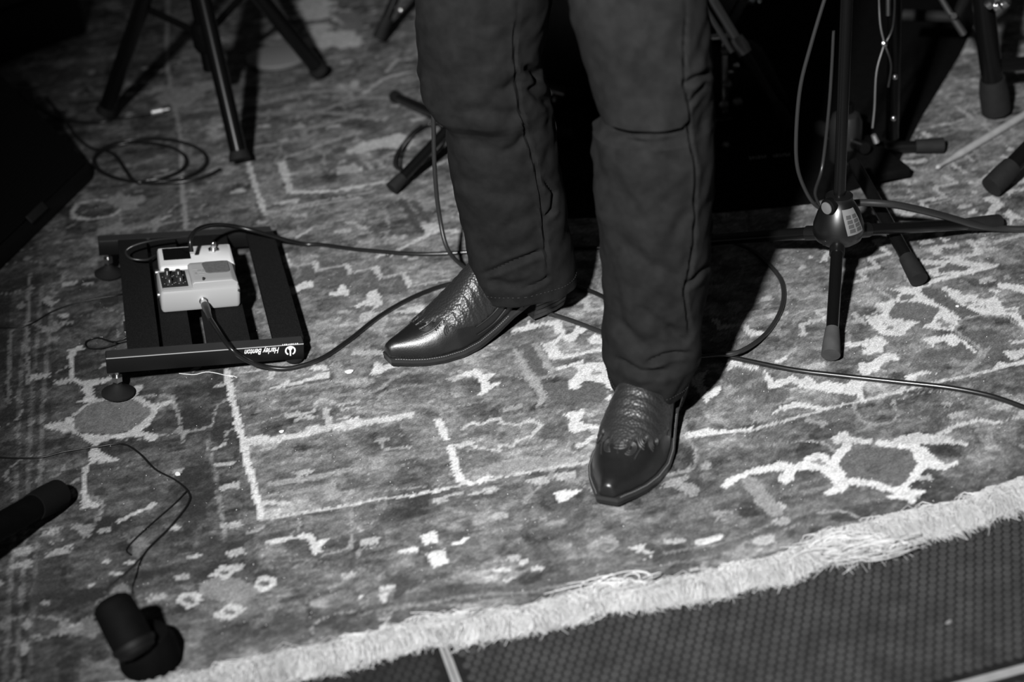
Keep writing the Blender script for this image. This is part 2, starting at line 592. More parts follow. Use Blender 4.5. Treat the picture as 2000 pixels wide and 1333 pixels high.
# --- left border
poly(K7, .13, '380 110 400 40 470 0 700 0 720 30 640 100 500 120')
poly(K4, .14, '415 1170 470 1120 560 1085 700 1085 800 1100 850 1130 830 1190 700 1260 620 1280 440 1275')
poly(K7, .43, '215 75 260 65 320 55 330 35 355 35 360 100 380 120 500 125 600 115 640 100 700 50 730 40 725 0 760 0 770 20 740 50 680 85 690 105 '
     '770 120 770 150 720 150 700 130 640 130 530 145 490 160 480 180 490 205 540 235 590 240 560 255 480 250 430 270 425 330 430 440 490 460 '
     '480 480 400 480 400 280 440 260 440 200 450 165 400 150 390 125 330 110 270 100 220 90')
poly(K4, .42, '380 800 460 785 470 800 415 820 410 960 450 980 600 960 625 955 620 975 540 1000 520 1010 515 1050 550 1075 500 1100 400 1100 '
     '460 1080 470 1050 455 1010 400 985 385 960')
line(K4, .36, 7, '415 1170 470 1120 560 1085 640 1078')
line(K4, .42, 10, '735 1070 850 1120 960 1098')
line(K4, .42, 11, '850 1120 860 1160 800 1235 740 1265')
poly(K4, .42, '745 1010 800 1005 800 1030 770 1040 755 1060 735 1040')
poly(K7, .40, '560 545 750 450 762 460 580 555')
poly(K7, .30, '470 590 540 570 545 590 480 605')
ell(K7, .36, '285 680 42 20 520 738 20 9 630 745 30 7 560 800 30 8 447 857 16 12 850 577 25 14')
poly(K7, .36, '905 715 985 700 990 715 915 730')
line(K7, .34, 7, '1045 190 1090 165')
line(K7, .34, 9, '1060 268 1130 262')
poly(K7, .46, '1290 650 1310 635 1420 620 1490 600 1520 605 1545 640 1620 625 1570 660 1580 700 1540 705 1515 680 1520 650 1490 625 1420 635 1310 660')
poly(K7, .19, '990 830 1120 800 1280 880 1160 960 960 900')
poly(K7, .40, '1005 815 1080 760 1100 755 1120 770 1185 770 1140 800 1090 830 1070 810')
poly(K7, .42, '1230 855 1260 820 1290 812 1355 825 1350 860 1290 890 1260 885')
poly(K7, .40, '860 940 870 905 920 892 985 900 995 925 950 955 910 975')
poly(K7, .42, '1035 1015 1100 960 1130 945 1205 965 1195 985 1130 1025 1090 1020')
ell(K7, .11, '1095 792 22 7 1292 852 30 16 925 928 30 16 1122 988 32 10')
ell(K7, .30, '130 1050 20 28 200 1088 42 14 115 1165 22 38')
ell(K7, .18, '25 1050 26 30 680 660 70 40 430 1060 110 60 560 930 70 50')
line(K7, .45, 14, '1205 158 1340 142 1595 95')
line(K7, .40, 10, '1590 0 1605 70')
line(K7, .45, 12, '1620 80 1750 55')
line(K7, .36, 5, '1440 55 1490 15 1510 45 1560 25')
line(K7, .42, 9, '1280 455 1350 452 1420 463')
line(K7, .30, 6, '1450 468 1510 465')
poly(K7, .26, '1570 365 1640 360 1645 440 1590 440')
line(K7, .27, 12, '1310 360 1500 335 1750 285')
line(K7, .22, 9, '1310 420 1560 380')
line(K7, .27, 6, '1210 600 1280 575')
line(K4, .20, 5, '170 380 150 700 155 1000')
line(K4, .16, 6, '60 700 45 1100')
ell(K4, .32, '300 530 38 24 360 617 32 11 320 205 22 8 490 436 34 7')
ell(K4, .09, '300 530 16 9')
ell(K4, .20, '320 660 42 26 120 560 22 20 300 745 24 18 150 295 20 14')
# --- the framing lines
line(N4, W, 9, '0 230 50 420 90 620 130 820 200 1020 240 1250 262 1340')
line(K7, W, 9, '1150 0 1190 160 1230 330 1280 530')
line(K7, .40, 6, '1280 535 1700 465 1750 455')
line(K8, .42, 6, '0 800 350 755 590 700 900 640 1310 570')
line(K6, .40, 6, '110 1290 500 1250 920 1130 1120 1085 1300 1040 1520 985 1820 920 2000 870 2200 820')
# --- middle of the field, in front of the boots
poly(K8, .27, '640 615 900 545 1290 548 1300 562 900 632 640 690', .7)
poly(K8, W, '0 350 290 302 302 325 0 372')
poly(K8, W, '412 335 462 335 512 450 490 460 470 455')
poly(K8, W, '490 490 530 482 585 670 650 690 720 640 752 655 690 690 610 715 590 702 545 690')
line(K8, .40, 6, '580 390 640 352 670 368 740 342 790 330 800 360 900 362 960 342 1015 375 960 430 880 460 860 490 790 480 780 515 640 490 590 460')
poly(K8, .46, '520 480 640 455 650 467 560 500')
poly(K8, W, '1145 310 1200 290 1260 280 1265 310 1240 330 1230 350 1320 370 1350 370 1345 390 1250 400 1190 415 1170 380 1175 340')
line(K8, .48, 9, '1340 425 1290 450 1230 485')
poly(K8, W, '490 110 640 60 670 55 665 80 700 85 770 80 720 120 740 140 795 130 780 145 720 175 715 195 670 205 690 150 660 105 640 95 500 130')
poly(K8, .30, '510 165 580 150 598 210 530 215')
poly(K8, .28, '800 280 900 250 905 275 820 295')
poly(K8, .10, '440 90 640 100 670 200 600 225 470 150', .5)
poly(N5, .10, '100 620 240 610 440 940 280 960 180 850')
poly(N5, .10, '330 1040 560 1020 630 1110 740 1110 830 1030 980 1050 1040 1150 960 1250 520 1260 400 1200')
poly(N5, .28, '20 690 60 670 180 900 290 1000 390 1210 250 1333 230 1320 300 1220 180 1050 100 900')
line(N5, .26, 10, '250 620 430 930')
line(N5, .26, 9, '270 985 450 970')
poly(N5, W, '0 450 150 430 180 380 250 400 480 355 550 400 560 480 600 520 680 480 700 430 650 430 700 415 820 460 770 480 710 530 690 575 '
     '600 590 540 560 470 630 530 690 560 740 780 700 1000 650 990 690 760 740 440 805 380 720 310 600 380 620 470 570 540 510 460 490 '
     '470 430 340 410 230 470 0 490')
poly(N5, W, '820 560 880 500 960 520 1010 590 1000 640 940 620 870 620')
poly(N5, W, '480 870 620 840 770 790 780 830 900 820 1000 820 1060 890 1150 1000 1160 1100 1060 1110 990 1040 800 1010 740 1050 730 1100 630 1105 '
     '585 1050 660 980 730 920 700 870 560 880 510 915')
ell(N5, .14, '895 905 78 42')
poly(N5, W, '980 1220 1060 1160 1100 1200 1040 1228')
line(N5, .38, 9, '640 160 740 100 840 250 990 225')
# --- left of the boots
line(N4, .48, 13, '250 1022 450 1010 700 960 930 910 1100 880')
line(N4, .48, 14, '1150 840 1250 860 1500 810 1999 722')
poly(N4, .36, '1060 640 1100 650 1130 770 1090 790 1070 700')
line(N4, .38, 5, '740 715 930 680 990 620 960 600 1050 545 1160 560 1180 600 1250 610 1440 575')
line(N4, .34, 5, '760 775 930 730')
line(N4, .36, 6, '1260 665 1440 630')
line(N4, .36, 6, '1240 762 1330 740')
poly(N4, W, '1300 780 1440 735 1440 760 1350 800')
poly(N4, .45, '840 860 960 820 1080 840 1000 880 880 885')
ell(N4, .10, '970 845 40 14')
poly(N4, W, '255 970 340 940 480 940 420 970 270 995')
poly(N4, W, '475 430 620 370 680 340 690 370 960 310 1000 275 1100 265 1100 235 960 240 890 215 960 180 1060 175 1110 200 1150 320 1000 335 800 390 500 440')
poly(N4, .46, '470 240 540 240 510 310 520 325 440 325 480 290')
line(N4, .42, 7, '230 252 440 220')
poly(N4, .25, '1130 150 1240 150 1300 330 1200 340')
line(N4, .26, 8, '200 512 500 465 900 400 1180 350 1300 340')
poly(N4, .36, '1340 60 1500 20 1700 20 1760 70 1600 72 1380 78')
poly(N4, W, '1570 280 1650 220 1620 140 1690 150 1690 200 1820 170 1970 150 1960 170 1750 230 1680 280')
line(N4, .24, 8, '1060 480 1300 500 1500 510 1700 420 1800 330 1999 250')
line(N4, .24, 7, '1060 430 1350 405 1540 400')
ell(N4, .08, '1330 452 170 26 320 400 60 50 1200 540 60 20')
poly(N4, .28, '1560 1010 1700 960 1800 980 1740 1010 1720 1100 1690 1060 1650 1020')
line(N4, .28, 6, '1740 1100 1999 1060')
# --- behind the pedalboard
for s in ('190 930 430 890 460 960 430 1100 210 1050', '480 960 730 900 780 980 700 1060 500 1080',
          '790 980 1000 930 1060 1030 1040 1130 900 1150 750 1170 720 1070', '1070 1030 1270 990 1340 1110 1200 1180 1050 1120'):
    poly(N2, .105, s)
ell(N2, .19, '290 970 30 50 580 1000 40 50 880 1050 40 70 1150 1090 60 50')
line(N2, .065, 14, '1260 290 1440 580')
line(N2, .075, 12, '1370 300 1510 480')
line(N2, .08, 10, '880 625 1000 570 1180 600')
ell(N2, .08, '950 520 45 28 640 640 60 50')
poly(N2, .46, '150 70 210 60 245 185 258 218 200 218')
poly(N2, .34, '110 0 190 -20 225 50 160 50')
line(N2, .46, 11, '200 215 400 212 620 205 910 150')
line(N2, .42, 11, '980 140 1140 108')
line(N2, .42, 11, '100 322 220 300')
ell(N2, .42, '272 300 30 24')
line(N2, .32, 7, '0 402 300 340 600 275 1000 210')
line(N2, .25, 6, '0 455 300 420')
line(N2, .40, 18, '690 30 860 5')
ell(N2, .34, '850 525 60 24 1190 632 25 18 1280 620 30 20 1800 430 42 22 1770 220 25 28')
ell(N2, .25, '865 598 60 20 1730 340 50 40 1120 575 60 20')
line(N2, .45, 9, '1230 748 1450 640 1560 580')
poly(N2, .45, '1440 530 1590 490 1620 600 1540 600 1490 590')
line(N2, .42, 12, '1620 570 1860 580 1980 585')
ell(N2, .45, '1090 800 60 16 1290 815 25 8 80 705 30 22')
line(N2, .38, 7, '280 632 400 575 430 540')
for s in ('170 805 210 905', '450 860 470 935', '740 885 780 965', '1010 915 1060 1010', '1280 975 1340 1090'):
    line(N2, .45, 9, s)
for s in ('130 810 170 805', '210 908 440 870', '480 940 730 890', '790 965 1000 912', '1060 1012 1270 970', '1350 1090 1680 1030'):
    line(N2, .34, 6, s)
poly(N2, W, '175 1090 280 1090 330 1050 410 1040 435 1100 330 1120 260 1165 210 1160')
poly(N2, W, '580 1150 640 1140 690 1070 730 1080 780 1175 640 1180 590 1175')
poly(N2, W, '820 1270 930 1215 940 1130 1020 1130 1090 1250 1050 1280 980 1310 1010 1270 930 1260 830 1290')
ell(N2, .08, '560 1165 20 16')
poly(N2, .32, '1720 1100 1890 1065 1830 1110 1740 1130')
poly(N2, W, '1350 1310 1410 1280 1470 1300 1440 1340 1330 1345')
poly(N2, .3, '640 1320 760 1310 800 1340 650 1345')
poly(K5, W, '60 940 100 870 110 900 200 870 240 890 160 910 100 950')
poly(K5, .42, '0 610 60 590 110 600 60 640 0 660')
poly(K5, .45, '200 600 330 555 380 570 290 602')
# --- far left
line(K1, .26, 9, '935 0 930 300 960 560 1010 760 1010 1000 1035 1270')
line(K1, .45, 10, '1380 890 1430 1060 1480 1190')
line(K1, .30, 7, '1480 1190 1700 1150 1998 1100')
poly(K1, .44, '1540 905 1590 890 1635 1075 1600 1070')
line(K1, .28, 8, '1560 890 1800 800 1998 735')
poly(K1, .33, '1880 930 1990 905 1998 960 1890 970')
poly(K1, .33, '1930 835 2010 815 2010 845 1940 860')
line(K1, .40, 9, '405 1180 430 1135 520 1112 640 1112 672 1140 660 1180 600 1205 480 1222 420 1210 405 1180')
line(K1, .42, 9, '1540 1132 1660 1110')
line(K1, .30, 10, '900 1222 940 1200')
line(K1, .22, 16, '1420 580 1700 510 1998 500')
line(K1, .22, 14, '1430 820 1700 770 1760 740')
line(K1, .20, 18, '1380 640 1700 620 1998 640')
ell(K1, .30, '880 500 60 22 1230 740 40 30 510 400 22 16 430 520 40 14 620 30 60 26 1000 345 40 14')
ell(K1, .24, '1000 540 110 60 1120 480 60 40 700 1120 110 40 950 980 70 30 1250 950 60 30')
ell(K1, .07, '1170 640 80 30 1040 650 50 26 560 840 100 40 360 430 80 40 830 860 80 30')
ell(K2, .45, '40 30 110 90 60 200 90 70 200 220 90 60 180 90 60 40')
poly(K2, .16, '120 60 280 60 330 180 200 130')
line(K2, .34, 12, '320 515 440 430 570 400')
line(K2, .32, 9, '440 400 500 330 590 330')
ell(K2, .35, '260 465 25 22')
line(K2, .22, 14, '0 640 300 540 460 545')
line(K2, .22, 14, '0 720 260 650 420 660')
poly(K2, .40, '215 850 300 790 410 770 520 735 600 780 560 830 430 820 300 850')
poly(K2, .32, '165 930 275 905 290 960 180 970')
line(K2, .30, 9, '330 900 360 940')
line(K2, .30, 9, '390 890 430 930')
line(K2, .30, 8, '540 1020 700 930 800 880')
# --- right of the person
line(K6, .45, 9, '280 640 300 685 430 668 480 725 560 710')
poly(K6, .46, '440 680 500 700 560 705 600 690 560 725 470 730')
poly(K6, .14, '430 780 520 760 600 800 500 830', .6)
poly(K6, W, '340 870 400 860 440 890 520 905 560 930 600 990 700 950 820 990 1050 1000 1110 1010 1060 1040 1120 1090 1100 1095 1060 1060 '
     '900 1040 780 1010 700 990 650 1010 580 1030 560 980 520 930 450 910 380 900 330 940')
poly(K6, W, '600 880 690 830 680 860 640 885')
poly(K6, W, '590 1165 640 1120 720 1095 780 1110 930 1130 880 1140 720 1130 650 1145 610 1165')
poly(K6, W, '110 1265 230 1245 300 1255 430 1250 500 1225 490 1245 330 1275 130 1300')
poly(K6, W, '130 960 190 930 230 925 200 1000 240 1040 300 1010 320 1030 250 1080 230 1110 200 1060 150 1000')
ell(K6, .085, '420 960 80 50 560 1060 120 40 250 860 60 30 900 850 120 40 300 750 80 40')
ell(K6, .24, '560 1190 90 26 840 1200 60 20')
line(K6, .42, 8, '1500 1290 1620 1230 1740 1195 1860 1215')
poly(K6, .42, '920 1300 1000 1260 1040 1290 1180 1310 1130 1333 940 1333')
poly(K6, .42, '1280 1300 1400 1265 1600 1290 1620 1333 1280 1333')
ell(K6, .30, '1940 1155 40 20 1800 1100 20 8')
ell(K6, .10, '1750 780 150 90 1500 850 120 70')
poly(N1, W, '560 605 640 620 740 600 730 550 670 505 790 490 860 460 910 410 770 380 880 370 1000 365 1130 345 1190 290 1330 260 1400 230 1760 155 '
     '1770 180 1560 240 1300 300 1180 330 1090 400 1220 510 1440 640 1360 750 1300 740 1100 725 1200 650 1130 680 1040 690 910 800 730 785 640 700')
poly(N1, .125, '790 600 830 540 870 500 1050 495 1150 520 1260 550 1240 590 1200 640 1120 680 1060 670 960 655 830 640')
poly(N1, .14, '905 450 930 430 1030 430 1000 475 910 485')
poly(N1, .13, '1040 690 1130 660 1200 650 1100 730 1050 720')
ell(N1, .10, '840 722 58 20 1255 692 60 20')
poly(N1, .47, '1060 130 1120 115 1290 125 1420 105 1460 120 1600 145 1750 160 1700 190 1540 200 1380 250 1290 255 1200 270 1110 210 1230 195 1270 170 1060 165')
poly(N1, .11, '1230 210 1330 150 1420 170 1540 185 1480 220 1350 225 1250 245')
poly(N1, .45, '1160 20 1230 0 1330 0 1240 35 1260 70 1240 95 1200 60')
poly(N1, .45, '1550 0 1630 40 1620 75 1480 100 1420 115 1280 110 1260 95 1480 80 1560 55')
poly(N1, W, '1250 365 1310 345 1330 380 1420 390 1440 430 1580 440 1580 470 1700 460 1750 440 1750 405 1650 400 1700 385 1780 390 1850 380 1900 390 '
     '2000 420 2100 430 2100 360 2000 350 1890 335 1760 325 1760 355 1800 375 1760 440 1780 490 1830 545 1960 545 1930 590 2000 660 2080 730 2080 800 '
     '2000 740 1930 660 1870 610 1650 610 1560 590 1480 550 1400 490 1330 430')
ell(N1, .12, '1600 525 70 22 1650 440 60 18 1790 575 60 20')
line(N1, .10, 24, '1150 400 1330 520 1540 610')
poly(N1, W, '1110 830 1200 800 1310 800 1340 770 1400 790 1470 840 1590 930 1570 945 1430 850 1400 890 1370 890 1310 845 1250 850 1190 890 1150 855')
line(N1, .25, 5, '1380 740 1450 655 1600 615 1860 628 2000 750')
line(N1, .26, 6, '1390 755 1630 915 1580 1010 1460 1110 1360 1150')
line(N1, .22, 6, '1700 900 1520 1110')
poly(N1, .45, '1815 930 1880 930 1980 910 2020 900 2020 960 1950 1010 1870 1000')
poly(N1, .45, '1865 830 1930 840 2020 830 2020 850 1940 870 1900 860')
poly(N1, .46, '1690 1110 1780 1030 1850 1040 2020 1000 2020 1040 1840 1080')
poly(N1, W, '405 850 560 850 700 790 740 810 790 860 740 910 760 950 690 940 620 970 555 960 600 910 560 870 460 900 410 885')
poly(N1, W, '520 1090 540 1040 650 1030 760 960 850 950 910 1010 880 1020 810 1010 740 1060 700 1110 620 1150 560 1150')
poly(N1, W, '930 1160 970 1145 1120 1110 1240 1130 1220 1140 1130 1130 1060 1150 1030 1205 950 1190')
poly(N1, W, '0 1200 70 1150 180 1220 270 1190 300 1215 440 1220 470 1190 590 1200 570 1270 580 1332 520 1332 480 1290 390 1300 180 1270 0 1260')
poly(N1, .44, '850 1300 900 1245 960 1250 910 1310')
line(N1, .40, 8, '715 0 810 70 620 105 710 185 520 225 600 290 490 320')
line(N1, .40, 8, '240 560 165 580 230 640 10 705 60 770 20 790')
ell(N1, .44, '215 90 46 22 100 100 18 18')
line(N1, .32, 7, '60 180 10 212')
line(N1, .32, 5, '610 480 690 540 720 580 650 600')
line(N1, .34, 5, '700 370 780 440 860 470')
line(N1, .34, 9, '490 600 590 690')
line(N1, .34, 6, '940 260 1000 340')
# --- far right
line(N3, .36, 9, '1060 120 1220 235')
line(N3, .36, 9, '970 280 1120 380 820 430 980 560 650 620 720 690')
line(N3, .34, 11, '390 300 500 390')
line(N3, .36, 14, '310 95 570 100 690 70')
line(N3, .30, 12, '440 190 550 185')
poly(N3, .46, '1450 580 1600 545 1700 610 1740 650 1650 750 1580 820 1450 830 1420 800 1530 770 1540 700 1600 640 1480 610')
poly(N3, .44, '1240 750 1340 715 1400 750 1300 790')
poly(N3, .42, '1310 480 1380 490 1390 530 1340 520')
line(N3, .34, 12, '1180 690 1280 665')
line(N3, .34, 9, '1380 400 1500 300 1640 180')
poly(N3, .44, '1730 800 1800 710 1900 780 1999 850 1860 860 1850 930 1820 930 1810 850')
poly(N3, .42, '1740 490 1850 460 2050 440 2050 460 1860 490 1810 540')
poly(N3, .42, '1720 400 1850 370 1920 330 1860 290 2020 150 2050 370')
poly(N3, .44, '820 1040 900 1010 980 1020 920 1090 1040 1110 980 1150 930 1130 880 1080')
poly(N3, .44, '770 1220 860 1190 1160 1170 1150 1220 1000 1215 870 1240 860 1290 920 1310 880 1333 820 1290')
poly(N3, .44, '1240 1130 1300 1120 1400 1180 1470 1290 1380 1340 1160 1340 1330 1290 1340 1230 1300 1190')
ell(N3, .40, '1460 1030 60 20')
line(N3, .42, 10, '70 1140 250 1300')
line(N3, .34, 9, '1640 1140 1999 1050')
poly(N3, .42, '330 740 640 780 420 840')
line(N6, .30, 9, '1420 500 1540 590')
line(N6, .30, 9, '1340 640 1470 600')
line(N6, .30, 8, '1630 640 1710 710')
ell(N6, .42, '1110 725 48 24 1870 850 40 22 1820 930 30 18')
line(N6, .30, 10, '1830 30 1880 80 2000 95')
line(N6, .30, 9, '1480 920 1550 970')
TONE = np.clip(TONE * np.exp(0.12 * m2 + .22 * m3 + .22 * m4 + RNG.normal(0, .11, len(X))), .03, .62)

Z = RZ - .0002 - RNG.random(len(X)) * .0007 - vnoise(X * 5, Y * 5, 9) * .0008
verts = np.stack([X, Y, Z], -1)
skirt = np.stack([GX[0], GY[0] - .0015, np.full(NC, .0005)], -1)
verts = np.vstack([verts, skirt])
ii, jj = np.meshgrid(np.arange(NR - 1), np.arange(NC - 1), indexing='ij')
q = (ii * NC + jj).ravel()
quads = np.stack([q, q + 1, q + NC + 1, q + NC], -1)
j = np.arange(NC - 1)
quads = np.vstack([quads, np.stack([NR * NC + j, NR * NC + j + 1, j + 1, j], -1)])
me = bpy.data.meshes.new('rug')
me.vertices.add(len(verts))
me.vertices.foreach_set('co', verts.astype(np.float32).ravel())
me.loops.add(len(quads) * 4)
me.loops.foreach_set('vertex_index', quads.astype(np.int32).ravel())
me.polygons.add(len(quads))
me.polygons.foreach_set('loop_start', (np.arange(len(quads)) * 4).astype(np.int32))
me.polygons.foreach_set('loop_total', np.full(len(quads), 4, np.int32))
me.polygons.foreach_set('use_smooth', np.ones(len(quads), bool))
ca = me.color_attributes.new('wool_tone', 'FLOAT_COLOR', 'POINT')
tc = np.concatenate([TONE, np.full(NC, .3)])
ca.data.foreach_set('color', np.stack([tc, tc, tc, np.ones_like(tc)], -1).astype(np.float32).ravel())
me.update(calc_edges=True)
rug = bpy.data.objects.new('rug', me)
COL.objects.link(rug)
MW[rug.name] = Matrix.Identity(4)
tag(rug, 'large knotted wool rug with pale geometric motifs covering the stage', 'rug')
m = bpy.data.materials.new('knotted_wool')
m.use_nodes = True
nt = m.node_tree
b = nt.nodes['Principled BSDF']
b.inputs['Roughness'].default_value = 1.0
b.inputs['Specular IOR Level'].default_value = 0.04
at_n = nt.nodes.new('ShaderNodeVertexColor')
at_n.layer_name = 'wool_tone'
tcn = nt.nodes.new('ShaderNodeTexCoord')
nn = nt.nodes.new('ShaderNodeTexNoise')
nn.inputs['Scale'].default_value = 420
nn.inputs['Detail'].default_value = 3
mr = nt.nodes.new('ShaderNodeMapRange')
mr.inputs[1].default_value, mr.inputs[2].default_value = .25, .75
mr.inputs[3].default_value, mr.inputs[4].default_value = .66, 1.36
mx = nt.nodes.new('ShaderNodeMix')
mx.data_type, mx.blend_type = 'RGBA', 'MULTIPLY'
mx.inputs[0].default_value = 1.0
nt.links.new(tcn.outputs['Object'], nn.inputs['Vector'])
nt.links.new(nn.outputs['Fac'], mr.inputs[0])
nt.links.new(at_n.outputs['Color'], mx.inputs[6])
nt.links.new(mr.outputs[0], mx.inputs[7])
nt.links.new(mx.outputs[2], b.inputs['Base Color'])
bp = nt.nodes.new('ShaderNodeBump')
bp.inputs['Strength'].default_value = .5
bp.inputs['Distance'].default_value = .0015
nt.links.new(nn.outputs['Fac'], bp.inputs['Height'])
nt.links.new(bp.outputs[0], b.inputs['Normal'])
me.materials.append(m)

# fringe of knotted cotton ends along the near edge
vs, fs = [], []


def strand(P, r):
    n = len(P)
    b0 = len(vs)
    for i, p in enumerate(P):
        d = nz(P[min(i + 1, n - 1)] - P[max(i - 1, 0)])
        u, w, _ = frame(d)
        rr = r * (1 - .55 * i / (n - 1))
        for k in range(3):
            a = 2.094 * k
            vs.append(tuple(p + rr * (math.cos(a) * u + math.sin(a) * w)))
    for i in range(n - 1):
        for k in range(3):
            fs.append((b0 + i * 3 + k, b0 + i * 3 + (k + 1) % 3, b0 + i * 3 + 3 + (k + 1) % 3, b0 + i * 3 + 3 + k))


xs = RNG.uniform(-1.05, 1.15, 30000)
for x in xs:
    x = float(x)
    yu, yl = float(edge_y(x)), float(low_y(x + .012))
    full = max(yu - yl, .03)
    ln = full * RNG.uniform(.50, 1.08) if RNG.random() > .06 else full * RNG.uniform(1.05, 1.35)
    clump = math.sin(x * 95) * .25 + math.sin(x * 41 + 1) * .22
    a = math.radians(-78) + clump + np.clip(RNG.normal(0, .38), -.8, .8)
    dv = np.array([math.cos(a), math.sin(a), 0])
    sd = np.array([-dv[1], dv[0], 0]) * RNG.normal(0, .010)
    h = abs(RNG.normal(0, .0028))
    p0 = np.array([x, yu + RNG.uniform(-.012, .009), RZ + RNG.uniform(-.002, .002)])
    P = [p0, p0 + dv * ln * .35 + sd * .8 + np.array([0, 0, h]), p0 + dv * ln * .72 + sd, p0 + dv * ln + sd * .2]
    P[2][2] = .005 + h * .8
    P[3][2] = .0025 + h * .3
    strand(P, RNG.uniform(.0005, .0010))
# tangled loose ends
for px, py in ((1640, 1065), (1680, 1080), (1700, 1060), (1730, 1075), (1655, 1055), (1625, 1085), (1610, 1070), (1710, 1085), (1188, 1150), (1215, 1140), (1240, 1150), (850, 1212)):
    c = at(px, py, .012)
    for k in range(7):
        a0, rr = RNG.uniform(0, 6.28), RNG.uniform(.010, .024)
        P = [c + np.array([math.cos(a0 + t * 2.4) * rr * (1 + .5 * t) + t * .01 * (k - 3), math.sin(a0 + t * 2.4) * rr * .55, .004 * math.sin(3 * t + k) + .003])
             for t in np.linspace(0, 1.7, 10)]
        strand(P, .0012)
fr = MB().add(vs, fs)
fr.build('fringe', M_FRINGE, rug, smooth=True, kind='stuff', label='frayed cream cotton fringe')
sel = MB()
sx = np.linspace(-1.1, 1.2, 140)
ring = []
for x in sx:
    yu, yl = float(edge_y(x)), float(low_y(x))
    ring.append([(x, yu + .004, RZ * .9), (x + .004, yu - (yu - yl) * .30, .006), (x + .008, yu - (yu - yl) * .62, .002)])
sel.loft([[np.array(p) for p in r] for r in ring], closed=False)
sel.build('selvedge', M_FRINGE, rug)

# dust specks that cling to the pile
sp_v, sp_f = [], []
for k in range(900):
    px_, py_ = RNG.uniform(150, 2000), RNG.uniform(380, 1250)
    p = at(px_, py_, RZ + .0004)
    if p[1] < edge_y(p[0]) + .01:
        continue
    if (abs(p[0] + .04) < .2 and abs(p[1] - 2.14) < .12) or (abs(p[0] - .17) < .12 and abs(p[1] - 1.8) < .18):
        continue
    s = RNG.uniform(.0004, .0009)
    b0 = len(sp_v)
    a = RNG.uniform(0, 6.28)
    for q_ in ((1, 0, 0), (-.5, .8, 0), (-.5, -.8, 0), (0, 0, 1.2)):
        sp_v.append((p[0] + s * (q_[0] * math.cos(a) - q_[1] * math.sin(a)), p[1] + s * (q_[0] * math.sin(a) + q_[1] * math.cos(a)), p[2] + s * q_[2]))
    sp_f += [(b0, b0 + 1, b0 + 3), (b0 + 1, b0 + 2, b0 + 3), (b0 + 2, b0, b0 + 3)]
MB().add(sp_v, sp_f).build('lint', M_LINT, rug, smooth=False, kind='stuff', label='white specks of lint')

M_NICKELM = mat('tarnished_nickel', 0.42, 0.5, metal=1.0)
M_MAT = mat('black_drum_mat', 0.0035, 0.95, spec=0.05, noise=.2)
M_NICKELD = mat('dull_nickel', 0.22, 0.5, metal=1.0)
M_BLACKR = mat('black_rubber', 0.007, 0.8, spec=0.1)
# ------------------------------------------------------------------ the person: trousers and boots
person = thing('person', 'person in charcoal trousers and black pointed cowboy boots standing on the rug', 'person', (0.10, 2.0, RZ))


